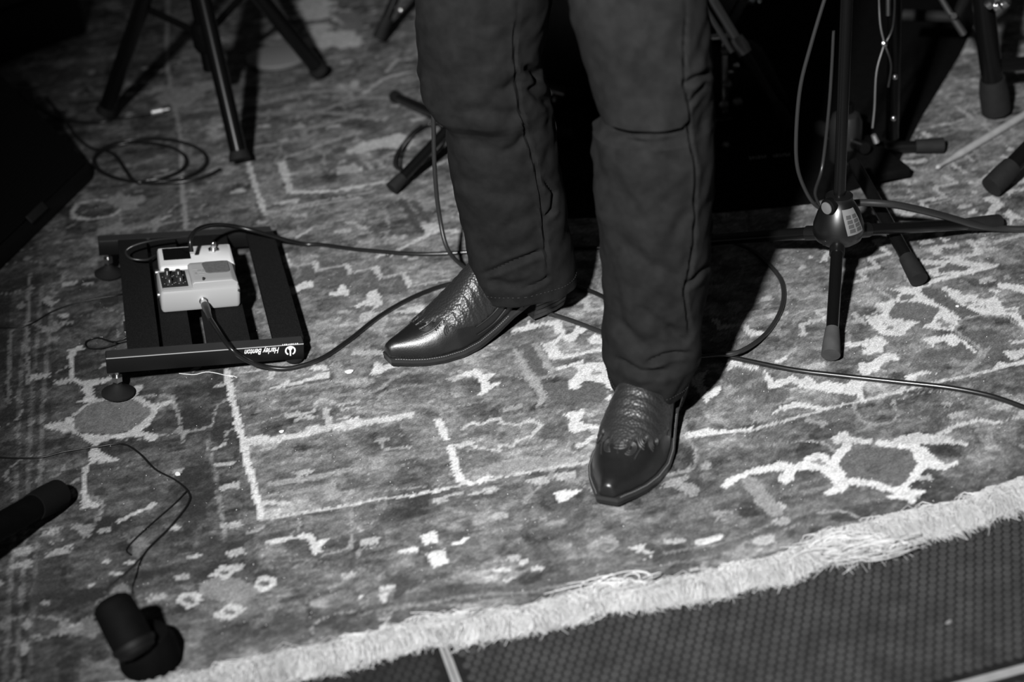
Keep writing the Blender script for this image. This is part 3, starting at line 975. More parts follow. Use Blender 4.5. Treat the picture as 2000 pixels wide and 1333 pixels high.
def creased_leg(sil, ys, top, creases, nseg=160, ratio=1.02, seed=3, lips=(), square=.82):
    """rings from the hem upwards; sil rows are (row, left, right) of the outline, ys the depth of the leg per row"""
    rows = np.array([s[0] for s in sil], float)
    xl = np.array([s[1] for s in sil], float)
    xr = np.array([s[2] for s in sil], float)
    yr = np.array([s[0] for s in ys], float)
    yd = np.array([s[1] for s in ys], float)
    rings, rrow = [], []
    o = np.argsort(rows)
    oy = np.argsort(yr)
    for row in np.concatenate([np.arange(rows.max(), 10, -3.0), np.arange(10, rows.min() - 1, -5.0)]):
        l, r = np.interp(row, rows[o], xl[o]), np.interp(row, rows[o], xr[o])
        Yc = np.interp(row, yr[oy], yd[oy])
        c = aty((l + r) / 2, row, Yc)
        dep = (c - np.array([0, 0, CAM_H])) @ _fw
        rx = (r - l) / 2 * dep / F_PX
        rr_ = np.interp(row, [250, 700], [1.05, ratio])
        rings.append((c, rx, rx * rr_))
        rrow.append(row)
    c0, r0, q0 = rings[-1]
    for k in range(1, 13):
        t = k / 12
        tc_ = np.array(top[:3])
        rings.append((c0 * (1 - t) + tc_ * t, r0 * (1 - t) + top[3] * t, q0 * (1 - t) + top[4] * t))
    ths = np.linspace(0, 2 * math.pi, nseg, endpoint=False)
    def sq(v, z):
        e_ = np.interp(z, [.10, .30], [square, 1.0])
        return math.copysign(abs(v) ** e_, v)
    P = np.array([[(c[0] + rx * sq(math.cos(t), c[2]), c[1] + ry * sq(math.sin(t), c[2]), c[2]) for t in ths] for c, rx, ry in rings])
    N = np.array([[(math.cos(t), math.sin(t), 0) for t in ths] for _ in rings])
    px, dep = proj(P)
    facing = ((P - np.array([0, 0, CAM_H])) * N).sum(-1) < 0.05
    disp = np.zeros(P.shape[:2])
    zz, tt = P[..., 2], np.broadcast_to(ths, P.shape[:2])
    g = lambda u, v, s: vnoise(u, v, s) - .5
    arc = tt * .08
    disp += .0085 * g(arc * 22 + zz * 9 + seed, zz * 17, 20 + seed) + .0045 * g(arc * 50 - zz * 20, zz * 40 + seed, 30 + seed)
    for pts, w, depth in creases:
        q = np.array(nums(pts))
        best = np.full(P.shape[:2], 1e9)
        tpar = np.zeros(P.shape[:2])
        side = np.zeros(P.shape[:2])
        L = len(q) - 1
        for i in range(L):
            d = q[i + 1] - q[i]
            t = np.clip(((px - q[i]) @ d) / (d @ d), 0, 1)
            e = px - q[i] - t[..., None] * d
            dd = np.hypot(e[..., 0], e[..., 1])
            k = dd < best
            best[k] = dd[k]
            tpar[k] = (i + t[k]) / L
            side[k] = np.sign(e[..., 1][k] - .3 * e[..., 0][k])
        fall = np.clip(np.minimum(tpar, 1 - tpar) * 5 + .25, 0, 1)
        disp += facing * fall * (-depth * np.exp(-(best / w) ** 2) + .55 * depth * np.exp(-((best - 2.1 * w) / (1.3 * w)) ** 2) * (1 + .4 * side) * .6)
    P = P + N * disp[..., None]
    for x0, x1, ye, hgt, outw, down in lips:          # cloth of the upper part folding over the lower part
        sx_ = np.clip((px[..., 0] - x0) / 25, 0, 1) * np.clip((x1 - px[..., 0]) / 25, 0, 1)
        rw = np.array(rrow + [-999] * (len(rings) - len(rrow)))[:, None]
        up_ = np.clip((rw - (ye - hgt)) / hgt, 0, 1)
        k = facing * sx_ * (rw <= ye) * up_ ** 1.5
        P = P + N * (outw * k)[..., None] - np.array([0, 0, 1.0]) * (down * k)[..., None]
    return P, rings


SIL_R = [(0, 1112, 1388), (60, 1125, 1391), (120, 1140, 1393), (180, 1160, 1391), (222, 1181, 1390), (236, 1172, 1391), (246, 1159, 1393), (290, 1161, 1395),
         (330, 1167, 1394), (400, 1166, 1391), (470, 1171, 1389), (550, 1177, 1383), (620, 1181, 1373), (680, 1180, 1367), (700, 1183, 1360),
         (715, 1189, 1354), (744, 1192, 1339)]
SIL_L = [(0, 808, 1075), (60, 812, 1068), (130, 816, 1058), (180, 826, 1066), (205, 842, 1074), (222, 866, 1078), (232, 872, 1079), (260, 873, 1086), (330, 881, 1093),
         (400, 899, 1103), (470, 907, 1112), (520, 914, 1119), (546, 918, 1124)]
CRE_R = [('1190 256 1240 258 1330 252', 5, .009), ('1205 262 1260 290 1330 325', 12, .004), ('1350 0 1337 90 1335 160 1345 205 1346 245 1358 330 1359 420 1352 500 1338 570 1345 630 1347 660', 3.2, .0042),
         ('1347 690 1300 696 1260 712', 5, .006), ('1215 470 1270 520 1330 545', 14, .004), ('1190 560 1215 640 1270 690', 12, .004),
         ('1200 700 1250 726 1310 728', 7, .005), ('1340 560 1360 545 1384 515', 5, .005), ('1335 165 1360 150 1390 140', 6, .006), ('1300 640 1330 665 1346 668', 9, .004),
         ('1180 330 1230 380 1260 450', 16, .003), ('1345 205 1375 160', 6, .004), ('1240 600 1300 640 1340 650', 10, .003), ('1185 610 1230 660', 9, .003)]
CRE_L = [('1015 0 1007 70 1005 130 1012 190 1028 260 1048 330 1060 400 1067 470 1070 545', 3.0, .0040),
         ('945 535 1000 515 1065 490', 5, .006), ('1022 130 1040 140 1052 160', 8, .009), ('1028 165 1050 190 1075 205', 8, .006),
         ('1062 350 1082 375 1078 410 1065 430', 4, .005), ('880 228 930 215 990 225 1020 222', 14, .004), ('980 300 1010 285 1030 262', 9, .004),
         ('1020 565 1060 552 1075 540', 4, .004), ('950 545 990 556 1040 552', 8, .004), ('905 260 960 300 1030 310', 14, .003), ('930 430 990 440 1050 420', 12, .0025),
         ('985 180 1000 160 1010 140', 8, .003), ('900 340 950 380 1010 380', 14, .003)]
PR, RR = creased_leg(SIL_R, [(744, 1.842), (600, 1.85), (245, 1.835), (0, 1.85)], (0.165, 1.965, 0.90, 0.105, 0.105), CRE_R, seed=3, ratio=1.28, lips=[(1175, 1350, 190, 60, .010, .010)])
PL, RL = creased_leg(SIL_L, [(546, 2.165), (230, 2.10), (0, 2.07)], (-0.005, 2.045, 0.90, 0.105, 0.105), CRE_L, seed=5, lips=[])


def leg_mesh(P, mb, thick=.0025):
    n = P.shape[1]
    c = P[0].mean(0)
    inner = P[0] + nz_rows(c - P[0]) * thick
    up = P[8] + nz_rows(P[8].mean(0) - P[8]) * thick
    fold = P[0] + nz_rows(c - P[0]) * thick * .5 - np.array([0, 0, .0012])
    mb.loft([list(up), list(inner), list(fold)] + [list(r) for r in P], cap0=False, cap1=True)


def nz_rows(a):
    return a / (np.linalg.norm(a, axis=-1, keepdims=True) + 1e-9)


tr = MB()
leg_mesh(PR, tr)
leg_mesh(PL, tr)
hip = []
for z, rx, ry in ((.80, .10, .09), (.84, .17, .12), (.90, .19, .135), (.97, .185, .13), (1.03, .17, .12), (1.05, .165, .115)):
    hip.append([np.array([.08 + rx * math.cos(t), 2.005 + ry * math.sin(t), z]) for t in np.linspace(0, 6.283, 48, endpoint=False)])
tr.loft(hip)
trousers = tr.build('trousers', M_CLOTH, person, label='charcoal twill trousers with creased knees')
mbw = MB()
mbw.lathe([(.168, 0), (.172, .002), (.172, .034), (.168, .036)], 48, (.08, 2.005, 1.02))
w_ = mbw.build('waistband', M_CLOTH, trousers)
# hem stitching: short threads just above each hem
for P in (PR, PL):
    hs = MB()
    row = P[6]
    n = len(row)
    for k in range(0, n, 2):
        a, b2 = row[k], row[(k + 1) % n]
        out = nz(a - P[6].mean(0)) * .0007
        hs.tube([a + out, (a * .25 + b2 * .75) + out], .0005, 4)
    hs.build('hem_stitching', M_SEAM, trousers, kind='stuff')

# boots ------------------------------------------------------------
BL = 0.322
_bx = np.array([0, .012, .03, .055, .085, .12, .155, .19, .22, .25, .275, .295, .310, .318, .322]) * BL / .322
_bw = np.array([.010, .025, .033, .036, .036, .037, .043, .051, .0535, .0490, .040, .0290, .0205, .0165, .0135])
_bs = np.array([.036, .036, .036, .036, .034, .022, .009, .002, .000, .000, .001, .003, .006, .007, .008])
_bh = np.array([.09, .100, .105, .11, .11, .108, .100, .082, .064, .049, .039, .0325, .027, .022, .017])


def bi(a, x):
    return np.interp(x, _bx, a)


SOLE_T = 0.0105


def foot(x, a, off=0.0):
    """surface of the boot: x from heel to toe, a from 0 (left edge) over the top to pi"""
    w = max(bi(_bw, x) - .0045 + off, .003)
    h = bi(_bh, x) + off
    z0 = bi(_bs, x) + SOLE_T
    ridge = np.interp(x, [.0, .15, .24, .30, .322], [1.0, 1.12, 1.1, .92, .85])
    ca, sa = math.cos(a), math.sin(a)
    y = w * math.copysign(abs(ca) ** .86, ca)
    if x > .1:
        y += .006 * np.interp(x, [.1, .2, .32], [0, .5, 0]) * sa
    return np.array([x, y, z0 + h * max(sa, 0) ** ridge * np.interp(x, [0, .2, .322], [1, 1, .95])])


def boot(label, M, mirror=1):
    root = thing('cowboy_boot', label, 'boot', M=M)
    root.parent = person
    root.matrix_parent_inverse = MW[person.name].inverted()
    del root['category']
    kw = dict(world=False)
    mb = MB()
    rings = []
    for x in np.concatenate([np.linspace(.0, .30, 50), np.linspace(.303, BL - .001, 9)]):
        ring = [foot(x, a) for a in np.linspace(-.02, math.pi + .02, 36)]
        rings.append([np.array([p[0], p[1] * mirror, p[2]]) for p in ring])
    mb.loft(rings)
    shaft = []
    for z, cx, rx, ry in ((.06, .080, .060, .028), (.10, .080, .062, .036), (.14, .076, .056, .041), (.20, .070, .056, .045), (.26, .070, .060, .049), (.31, .070, .062, .052)):
        shaft.append([np.array([cx + rx * math.cos(t), ry * math.sin(t), z]) for t in np.linspace(0, 6.283, 32, endpoint=False)])
    mb.loft(shaft)
    up = mb.build('upper', M_LEATHER, root, **kw, label='smooth black pointed leather upper')
    rm = up.modifiers.new('remesh', 'REMESH')
    rm.mode, rm.voxel_size, rm.use_smooth_shade = 'VOXEL', .0024, True
    sm = up.modifiers.new('smooth', 'SMOOTH')
    sm.factor, sm.iterations = .5, 5
    # scaly instep overlay with a scalloped front edge
    NA, NS = 70, 60
    grid = []
    for i in range(NA):
        a = math.pi * (.10 + .80 * i / (NA - 1))
        xf = .240 + .014 * math.cos(2 * (a - math.pi / 2)) + .007 * math.cos(7 * (a - math.pi / 2)) - .05 * abs(math.cos(a)) ** 4
        col = []
        for k in range(NS):
            t = k / (NS - 1)
            x = .10 + (xf - .10) * t
            wr = .0006 * math.sin(x * 520 + 1.6 * math.sin(3 * a)) * np.interp(x, [.12, .16, .215, .245], [.3, 1, .8, .0])
            off = .0021 * min(1, (1 - t) * 14, i * .5, (NA - 1 - i) * .5) + wr + .0004
            p = foot(x, a, off)
            col.append(np.array([p[0], p[1] * mirror, p[2]]))
        grid.append(col)
    g = MB().loft(grid, closed=False)
    g.build('instep_overlay', M_OVERLAY, up, **kw, label='glossy scaled leather over the instep')
    # curled decorative stitching on the toe
    st = MB()

    def onfoot(pts):
        st.tube([np.array([q[0], q[1] * mirror, q[2]]) for q in (foot(x, a, .0008) for x, a in pts)], .0013, 6)
    for x0, a0, sgn, sc in ((.246, 1.57, 1, 1.0), (.236, 1.0, 1, .8), (.236, 2.14, -1, .8), (.256, 1.28, -1, .7), (.256, 1.86, 1, .7), (.228, .72, 1, .7), (.228, 2.42, -1, .7)):
        for rev in (1.0, .72, .45):
            onfoot([(x0 + sc * rev * .016 * math.cos(t) * (1 - t / 9), a0 + sgn * sc * rev * .30 * math.sin(t) * (1 - t / 9)) for t in np.linspace(-.4, 4.6, 22)])
    for a0 in (1.0, 1.3, 1.57, 1.84, 2.14):
        onfoot([(.218 + .050 * t, a0 + .10 * math.sin(5 * t) * (1 - t)) for t in np.linspace(0, 1, 14)])
    st.build('toe_stitching', M_STITCH, up, **kw, label='swirling stitched toe pattern')
    # side seam cords on the counter
    cc = MB()
    for a0 in (.25, .42):
        for A in (a0, math.pi - a0):
            cc.tube([np.array([q[0], q[1] * mirror, q[2]]) for q in (foot(x, A + .12 * math.sin(x * 30), .0012) for x in np.linspace(.03, .19, 24))], .0011, 5)
    cc.build('side_cording', M_STITCH, up, **kw)
    # sole, welt, stitches
    xs_ = np.concatenate([np.linspace(0, .30, 56), np.linspace(.303, BL, 8)])
    so = MB()
    so.loft([[np.array([x, y * bi(_bw, x), bi(_bs, x) + z]) for y, z in ((1, 0), (1.0, SOLE_T * .55), (-1.0, SOLE_T * .55), (-1, 0))] for x in xs_])
    sole = so.build('sole', M_SOLE, root, **kw)
    we = MB()
    we.loft([[np.array([x, y * (bi(_bw, x) + .0012), bi(_bs, x) + z]) for y, z in ((1, SOLE_T * .55), (1, SOLE_T), (.9, SOLE_T + .0006), (-.9, SOLE_T + .0006), (-1, SOLE_T), (-1, SOLE_T * .55))] for x in xs_ if x > .10])
    we.build('welt', M_WELT, sole, **kw)
    ws = MB()
    for s in (-1, 1):
        x = .13
        while x < BL - .006:
            w1, w2 = bi(_bw, x) - .0010, bi(_bw, x + .0022) - .0010
            ws.tube([np.array([x, s * w1, bi(_bs, x) + SOLE_T + .0010]), np.array([x + .0022, s * w2, bi(_bs, x + .0022) + SOLE_T + .0010])], .00055, 4)
            x += .0034
    ws.build('welt_stitching', M_WELTST, sole, **kw, kind='stuff')
    rs = MB()
    for s in (-1, 1):
        rs.tube([np.array([x, s * (bi(_bw, x) + .0006), bi(_bs, x) + SOLE_T * .9]) for x in np.linspace(.004, .10, 26)], .0011, 6)
    rs.build('heel_rand', M_WELT, sole, **kw)
    he = MB()
    hp = [(x, s) for x, s in [(.078, 1), (.06, 1), (.035, 1), (.016, 1), (.004, 1), (.004, -1), (.016, -1), (.035, -1), (.06, -1), (.078, -1)]]
    rr = []
    for z in np.linspace(0, .036, 9):
        t = z / .036
        tp = .80 + .2 * t
        rr.append([np.array([.010 * (1 - t) + x * (1 - .05 * (1 - t)), s * (bi(_bw, x) * tp if x > .005 else .012 * tp), z]) for x, s in hp])
    he.loft(rr)
    heel = he.build('heel', M_HEEL, root, **kw, bevel=.001)
    for z in (.008, .016, .024):
        hl = MB()
        t = z / .036
        tp = .80 + .2 * t
        ring = [np.array([.010 * (1 - t) + x * (1 - .05 * (1 - t)), s * ((bi(_bw, x) * tp if x > .005 else .012 * tp) + .0001), z]) for x, s in hp]
        hl.tube(ring + [ring[0]], .0005, 4)
        hl.build('heel_lift_line', M_SOLE, heel, **kw)
    return root


def boot_matrix(toe, heel_back, lift=0.0):
    d = nz(np.array([toe[0] - heel_back[0], toe[1] - heel_back[1], 0]))
    up = np.array([0, 0, 1.0])
    s = np.cross(up, d)
    base = np.array([toe[0] - d[0] * BL, toe[1] - d[1] * BL, RZ])
    ang = lift / .21
    d2 = nz(d - up * ang)
    ball = base + d * .225 + up * (.0015 if lift else .0004)
    return axes_matrix(ball - d2 * .225, d2, s, np.cross(d2, s))


tl = at(757, 700, .022)
boot('black boot pointing left with glossy scaled instep and visible stacked heel', boot_matrix(tl, (0.106, 2.199), lift=.009))
trr = at(1186, 984, .020)
boot('black boot pointing at the viewer with square snipped toe', boot_matrix(trr, (0.236, 1.945)), mirror=-1)

# ------------------------------------------------------------------ pedalboard
cNL, cNR, cFR, cFL = at(211.7, 702.6, .085), at(596, 669, .045), at(526, 443, .045), at(186, 459, .085)
bx = nz((cNR - cNL) + (cFR - cFL))
by = nz((cFL - cNL) + (cFR - cNR))
by = nz(by - bx * (bx @ by))
bz = np.cross(bx, by)
bo = (cNL + cNR + cFR + cFL) / 4
BWd, BD = .2915, .426
MBD = axes_matrix(bo, bx, by, bz)
board = thing('pedalboard', 'black slatted pedalboard tilted on screw feet on the rug', 'pedalboard', M=MBD)
kw = dict(world=False)
hw, hd = BWd / 2, BD / 2
for s in (-1, 1):
    r_ = MB().box((0, s * (hd - .011), -.0135), (BWd, .022, .027), bev=.0012).build('end_rail', M_RAIL, board, **kw)
    MB().box((0, s * (hd - .011), .0003), (BWd - .002, .020, .0006)).build('rail_top_face', M_RAILTOP, r_, smooth=False, **kw)
    if s < 0:
        MB().box((0, -hd - .0001, -.0011), (BWd - .001, .0010, .0012)).build('polished_edge', M_EDGE, r_, smooth=False, **kw, label='polished rail edge with its glint painted pale grey')
        nrail = r_


def bloc(px, py, z=0.0):
    """a point of the board's top plane in board coordinates"""
    d = ray(px, py)
    o = np.array([0, 0, CAM_H])
    t = ((bo + bz * z - o) @ bz) / (d @ bz)
    p = o + d * t - bo
    return np.array([p @ bx, p @ by, z])


slat_px = [((249, 684), (312, 678)), ((319, 678), (376, 672)), ((404, 670), (489, 664)), ((532, 660), (592, 655))]
for (a, b2) in slat_px:
    x0, x1 = bloc(*a)[0], bloc(*b2)[0]
    sl = MB().box(((x0 + x1) / 2, 0, -.004), (x1 - x0, BD - .044, .007), bev=.001).build('slat', M_RAIL, board, **kw)
    MB().box(((x0 + x1) / 2, 0, .0001), (x1 - x0 - .001, BD - .046, .0014)).build('hook_tape', M_BOARD, sl, smooth=False, **kw)
MB().box((-.072, .03, -.0225), (.06, .15, .012), bev=.002).build('power_tray', M_BLACKM, board, **kw)
MB().box((-hw + .033, -.105, -.012), (.007, .035, .010), bev=.001).build('side_bracket', M_STEEL, board, **kw)
for sx in (-1, 1):
    for sy in (-1, 1):
        x, y = sx * (hw - .014), sy * (hd - .011)
        p = bo + bx * x + by * y
        drop = p[2] - RZ
        base = .018
        ft = MB()
        rb = .0245 if sx < 0 else .014
        hb = .020 if sx < 0 else .010
        zf = -drop + .0035
        ft.lathe([(rb * .9, zf), (rb, zf + .002), (rb, zf + .005), (rb * .62, zf + hb * .55), (rb * .30, zf + hb * .85), (rb * .26, zf + hb)], 28, (x, y, 0))
        foot_o = ft.build('screw_foot', M_RUBBER, board, **kw)
        if sx < 0:
            MB().lathe([(.0032, zf + hb - .002), (.0032, .0)], 14, (x, y, 0)).build('bolt', M_CHROME, foot_o, **kw)
            MB().lathe([(.0085, zf + hb + .004), (.0085, zf + hb + .012)], 6, (x, y, 0)).build('nut', M_STEEL, foot_o, smooth=False, **kw)
# lettering on the near rail, printed upside down as seen from here
tmat = Matrix(((-1, 0, 0, 0), (0, 0, -1, 0), (0, -1, 0, 0), (0, 0, 0, 1)))


def rail_text(txt, x, z, size, name, shear=0.0, thick=.00015, sy=1.0):
    cu = bpy.data.curves.new(name, 'FONT')
    cu.body = txt
    cu.size = size
    cu.shear = shear
    cu.align_x, cu.align_y = 'CENTER', 'CENTER'
    cu.extrude = thick
    cu.offset = size * .018
    tmp = bpy.data.objects.new(name + '_curve', cu)
    COL.objects.link(tmp)
    me_ = bpy.data.meshes.new_from_object(tmp.evaluated_get(bpy.context.evaluated_depsgraph_get()))
    bpy.data.objects.remove(tmp)
    o = bpy.data.objects.new(name, me_)
    COL.objects.link(o)
    me_.materials.clear()
    me_.materials.append(M_WHITE)
    o.parent = nrail
    o.matrix_basis = Matrix.Translation((x, -hd - .0003, z)) @ tmat @ Matrix.Diagonal((1, sy, 1, 1))
    o['label'] = 'white script lettering'
    return o


def railx(px, py):
    d = ray(px, py)
    o = np.array([0, 0, CAM_H])
    pl = bo - by * hd
    t = ((pl - o) @ by) / (d @ by)
    p = o + d * t - bo
    return p @ bx, p @ bz


tx0, tz0 = railx(512, 686)
rail_text('Harley Benton', tx0, tz0, .0088, 'brand_lettering', shear=.35, sy=1.6)
ex, ez = railx(567, 685)
em = MB()
for a0, a1 in ((30, 150), (30, 150)):
    pass
arc = lambda r, a0, a1, n: [(ex + r * math.cos(math.radians(a)), ez + r * math.sin(math.radians(a)) * 1.0) for a in np.linspace(a0, a1, n)]
out = arc(.0082, -62, 242, 30)
inn = arc(.0058, -62, 242, 30)[::-1]
yy = -hd - .0006
n = len(out)
vs_ = [(x, yy, z) for x, z in out] + [(x, yy, z) for x, z in inn[::-1]]
em.add(vs_, [(i, i + 1, n + i + 1, n + i) for i in range(n - 1)])
pk = [(-.0036, .0065), (.0036, .0065), (.0030, .0025), (.0013, .0012), (.0010, -.0088), (-.0010, -.0088), (-.0013, .0012), (-.0030, .0025)]
em.add([(ex + a, yy - .0002, ez + c) for a, c in pk], [tuple(range(8))])
em.build('round_emblem', M_WHITE, nrail, smooth=False, **kw, label='white ring and plectrum emblem')
tk = MB()
for k in range(9):
    x = ex - .0115 + k * .0028
    tk.box((x, yy, ez + .0112), (.0009 + .0004 * (k % 3), .0004, .0022))
    if k % 2:
        tk.box((x + .0007, yy, ez + .0112 + (.0008 if k % 4 == 1 else -.0008)), (.0010, .0004, .0006))
tk.build('small_lettering', M_WHITE, nrail, smooth=False, **kw, label='tiny row of white letters under the emblem')


# ------------------------------------------------------------------ pedals
def bpt(p):
    return bo + bx * p[0] + by * p[1] + bz * p[2]


def pedal_matrix(px, py, turn=0.0):
    p = bpt(bloc(px, py, .0012))
    c, s = math.cos(turn), math.sin(turn)
    return axes_matrix(p, bx * c + by * s, -bx * s + by * c, bz)


# tuner: white, display to the left, chrome footswitch to the right
TL, TW, TH = .118, .074, .036
tun = thing('tuner_pedal', 'white tuner pedal with black display behind the grey pedal', 'pedal', M=pedal_matrix(384, 537, .015))
hsg = MB().box((0, 0, TH / 2), (TL, TW, TH), bev=.005).build('housing', M_PEDALW, tun, **kw)
MB().box((-.030, .008, TH + .0004), (.043, .042, .0012), bev=.0005).build('display', M_DISPLAY, tun, **kw, label='black rectangular display')
fs_ = MB().lathe([(.0085, TH), (.0085, TH + .002), (.006, TH + .0024), (.006, TH + .004), (.0042, TH + .0042), (.0042, TH + .013), (.0034, TH + .0142), (0.0005, TH + .0143)], 24, (.030, .014, 0)).build('footswitch', M_CHROME, tun, **kw)
MB().lathe([(.0096, TH - .0002), (.0096, TH + .0014)], 6, (.030, .014, 0)).build('nut', M_STEEL, fs_, smooth=False, **kw)
pl_ = MB()
for k, (w2, yy2) in enumerate(((.010, .026), (.016, .021), (.012, .0155), (.014, .010))):
    pl_.box((-.001, yy2 - .004, TH + .0001), (w2, .0022, .0002))
pl_.build('faded_print', M_PRINT, tun, smooth=False, **kw)
MB().lathe([(.0052, -.004), (.0052, .006)], 16, (-TL / 2 - .001, -.016, .017), (-1, 0, 0)).build('jack_socket', M_STEEL, tun, **kw)

# grey compact pedal: sunken knob panel left, hinged treadle with rubber pad right, socket towards the viewer
GL, GW, GH = .122, .077, .038
gp = thing('effect_pedal', 'pale grey effect pedal with knobs and rubber foot pad, cable plugged in', 'pedal', M=pedal_matrix(394, 607, .035))
gp_up = .034
off = np.array([0, GW / 2, 0])
body = MB().box((0, GW / 2, GH / 2), (GL, GW, GH), bev=.006)
body.build('housing', M_PEDALG, gp, **kw)
tread = MB()
tprof = [(-.012, GH - .002), (-.012, GH + .007), (-.008, GH + .010), (.050, GH + .010), (.0585, GH + .004), (.0585, GH - .004)]
tread.loft([[np.array([x, y, z]) for x, z in tprof] for y in np.linspace(.004, GW - .003, 8)])
td = tread.build('treadle', M_PEDALG, gp, **kw, bevel=.0015)
pd_ = MB()
pts = []
for sx2, sy2, a0 in ((.0425, .064, 0), (.0170, .064, 90), (.0195, .038, 180), (.0425, .038, 270)):
    for q_ in (0, 22, 45, 68, 90):
        a = math.radians(a0 + q_)
        pts.append((sx2 + .0075 * math.cos(a), sy2 + .0075 * math.sin(a)))
zt = lambda x: GH + .010
pd_.loft([[np.array([x, y, GH + .009]) for x, y in pts], [np.array([x, y, GH + .0112]) for x, y in pts]])
pd_.build('rubber_pad', M_PAD, td, **kw, bevel=.0006)
pr_ = MB()
for x, y, w2, d2 in ((-.002, .050, .010, .002), (.003, .043, .006, .008), (.009, .042, .003, .010), (.006, .030, .009, .002), (-.003, .034, .003, .009)):
    pr_.box((x, y, zt(x) + .0002), (w2, d2, .0004))
pr_.build('worn_print', M_PRINT, td, smooth=False, **kw)
MB().lathe([(.0018, GH + .010), (.0018, GH + .0142), (.0005, GH + .0150)], 14, (.006, .010, 0)).build('led', M_PANEL, gp, **kw)
pan = MB().box((-.037, .040, GH - .0002), (.040, .054, .0016), bev=.0006).build('control_panel', M_PANEL, gp, **kw)
for kx, ky, hh in ((-.046, .052, .013), (-.029, .054, .009), (-.045, .028, .009), (-.028, .030, .010)):
    kn = MB().lathe([(.0052, GH), (.0052, GH + .003), (.0042, GH + .0035), (.0038, GH + hh), (.0028, GH + hh + .0006)], 18, (kx, ky, 0)).build('knob', M_KNOB, gp, **kw)
    MB().box((kx, ky - .0042, GH + hh * .6), (.0009, .0006, hh * .5)).build('pointer', M_WHITE, kn, smooth=False, **kw)
pm = MB()
for kx, ky, hh in ((-.046, .052, .013), (-.029, .054, .009), (-.045, .028, .009), (-.028, .030, .010)):
    for a in (200, 250, 300, 340):
        pm.box((kx + .0078 * math.cos(math.radians(a)), ky + .0078 * math.sin(math.radians(a)), GH + .0009), (.0016, .0012, .0004))
pm.build('panel_marks', M_PRINT, pan, smooth=False, **kw)
MB().lathe([(.0015, 0), (.0015, .004)], 10, (.0575, -.001, GH - .006), (0, -1, 0)).build('thumb_screw', M_STEEL, gp, **kw)
MB().lathe([(.0066, -.002), (.0066, .0035), (.0045, .0036)], 18, (.003, 0, .018), (0, -1, 0)).build('jack_socket', M_CHROME, gp, **kw)
MB().lathe([(.0060, -.002), (.0060, .0030)], 18, (-GL / 2, .03, .018), (-1, 0, 0)).build('jack_socket', M_STEEL, gp, **kw)

# ------------------------------------------------------------------ cables
def rest(P, r):
    P[:, 2] = np.maximum(P[:, 2], RZ + r * 1.04)
    return P


def cable(name, label, pts, r, m=None, group=None, ends=None, n=9):
    """pts: (column, row, height above the rug) of points the cable runs through"""
    P = [at(x, y, RZ + r * 1.05 + z) for x, y, z in pts]
    root = thing(name, label, 'cable', P[0])
    MB().tube(rest(smooth_path(P, n), r), r, 10).build('jacket', m or M_CABLE, root)
    return root, P


gpm = MW[gp.name]
sock = np.array(gpm @ Vector((.003, -.003, .018)))
pdir = nz(np.array((gpm.to_3x3() @ Vector((0.05, -1, -.02)))))
r_c = .0036
c1 = thing('guitar_cable', 'black guitar cable plugged into the grey pedal and looping to the left boot', 'cable', sock)
MB().lathe([(.0052, 0), (.0052, .010), (.0056, .010), (.0056, .014)], 16, sock, pdir).build('plug_collar', M_CHROME, c1)
MB().lathe([(.0062, .013), (.0062, .032), (.0050, .040), (.0042, .058), (.0036, .060)], 16, sock, pdir).build('plug_boot', M_CABLEG, c1)
P = [sock + pdir * .055, sock + pdir * .075 + np.array([.003, 0, -.001])] + [at(x, y, RZ + z + .0003) for x, y, z in
     ((447, 677, .066), (478, 702, .042), (515, 716, .014), (565, 720, .004), (625, 702, .004), (680, 666, .004), (740, 619, .004), (800, 584, .004), (860, 560, .004),
      (918, 547, .004), (985, 528, .004), (1060, 530, .004), (1130, 560, .004), (1176, 579, .004), (1250, 620, .004), (1330, 668, .004), (1360, 684, .004),
      (1432, 699, .004), (1545, 722, .004), (1640, 734, .004), (1760, 747, .004), (1850, 757, .004), (1920, 770, .004), (1970, 785, .004), (2040, 812, .004), (2160, 862, .004), (2400, 960, .004), (2800, 1000, .004))]
MB().tube(rest(smooth_path(P, 9), r_c), r_c, 12).build('jacket', M_CABLE, c1)

c2 = thing('guitar_cable', 'black cable hanging beside the left trouser leg down to the boot', 'cable', at(918, 546))
P = [aty(838, 150, 2.30), aty(846, 225, 2.30), aty(849, 330, 2.30), aty(858, 420, 2.30), aty(876, 490, 2.28)] + [at(x, y, RZ + .0038) for x, y in
     ((920, 545), (965, 582))]
P[5][2] += .012
P[6][2] += .009
P += [at(x, y, RZ + .0038 + (.0110 if 1330 < x < 1460 else 0)) for x, y in ((1010, 600), (1040, 604), (1072, 613), (1120, 628), (1182, 652), (1260, 684), (1340, 697), (1400, 694), (1450, 685), (1500, 648), (1527, 600), (1528, 555),
                                         (1505, 520), (1470, 490), (1420, 470), (1340, 450), (1240, 440))]
MB().tube(rest(smooth_path(P, 9), .0036), .0036, 12).build('jacket', M_CABLEG, c2)

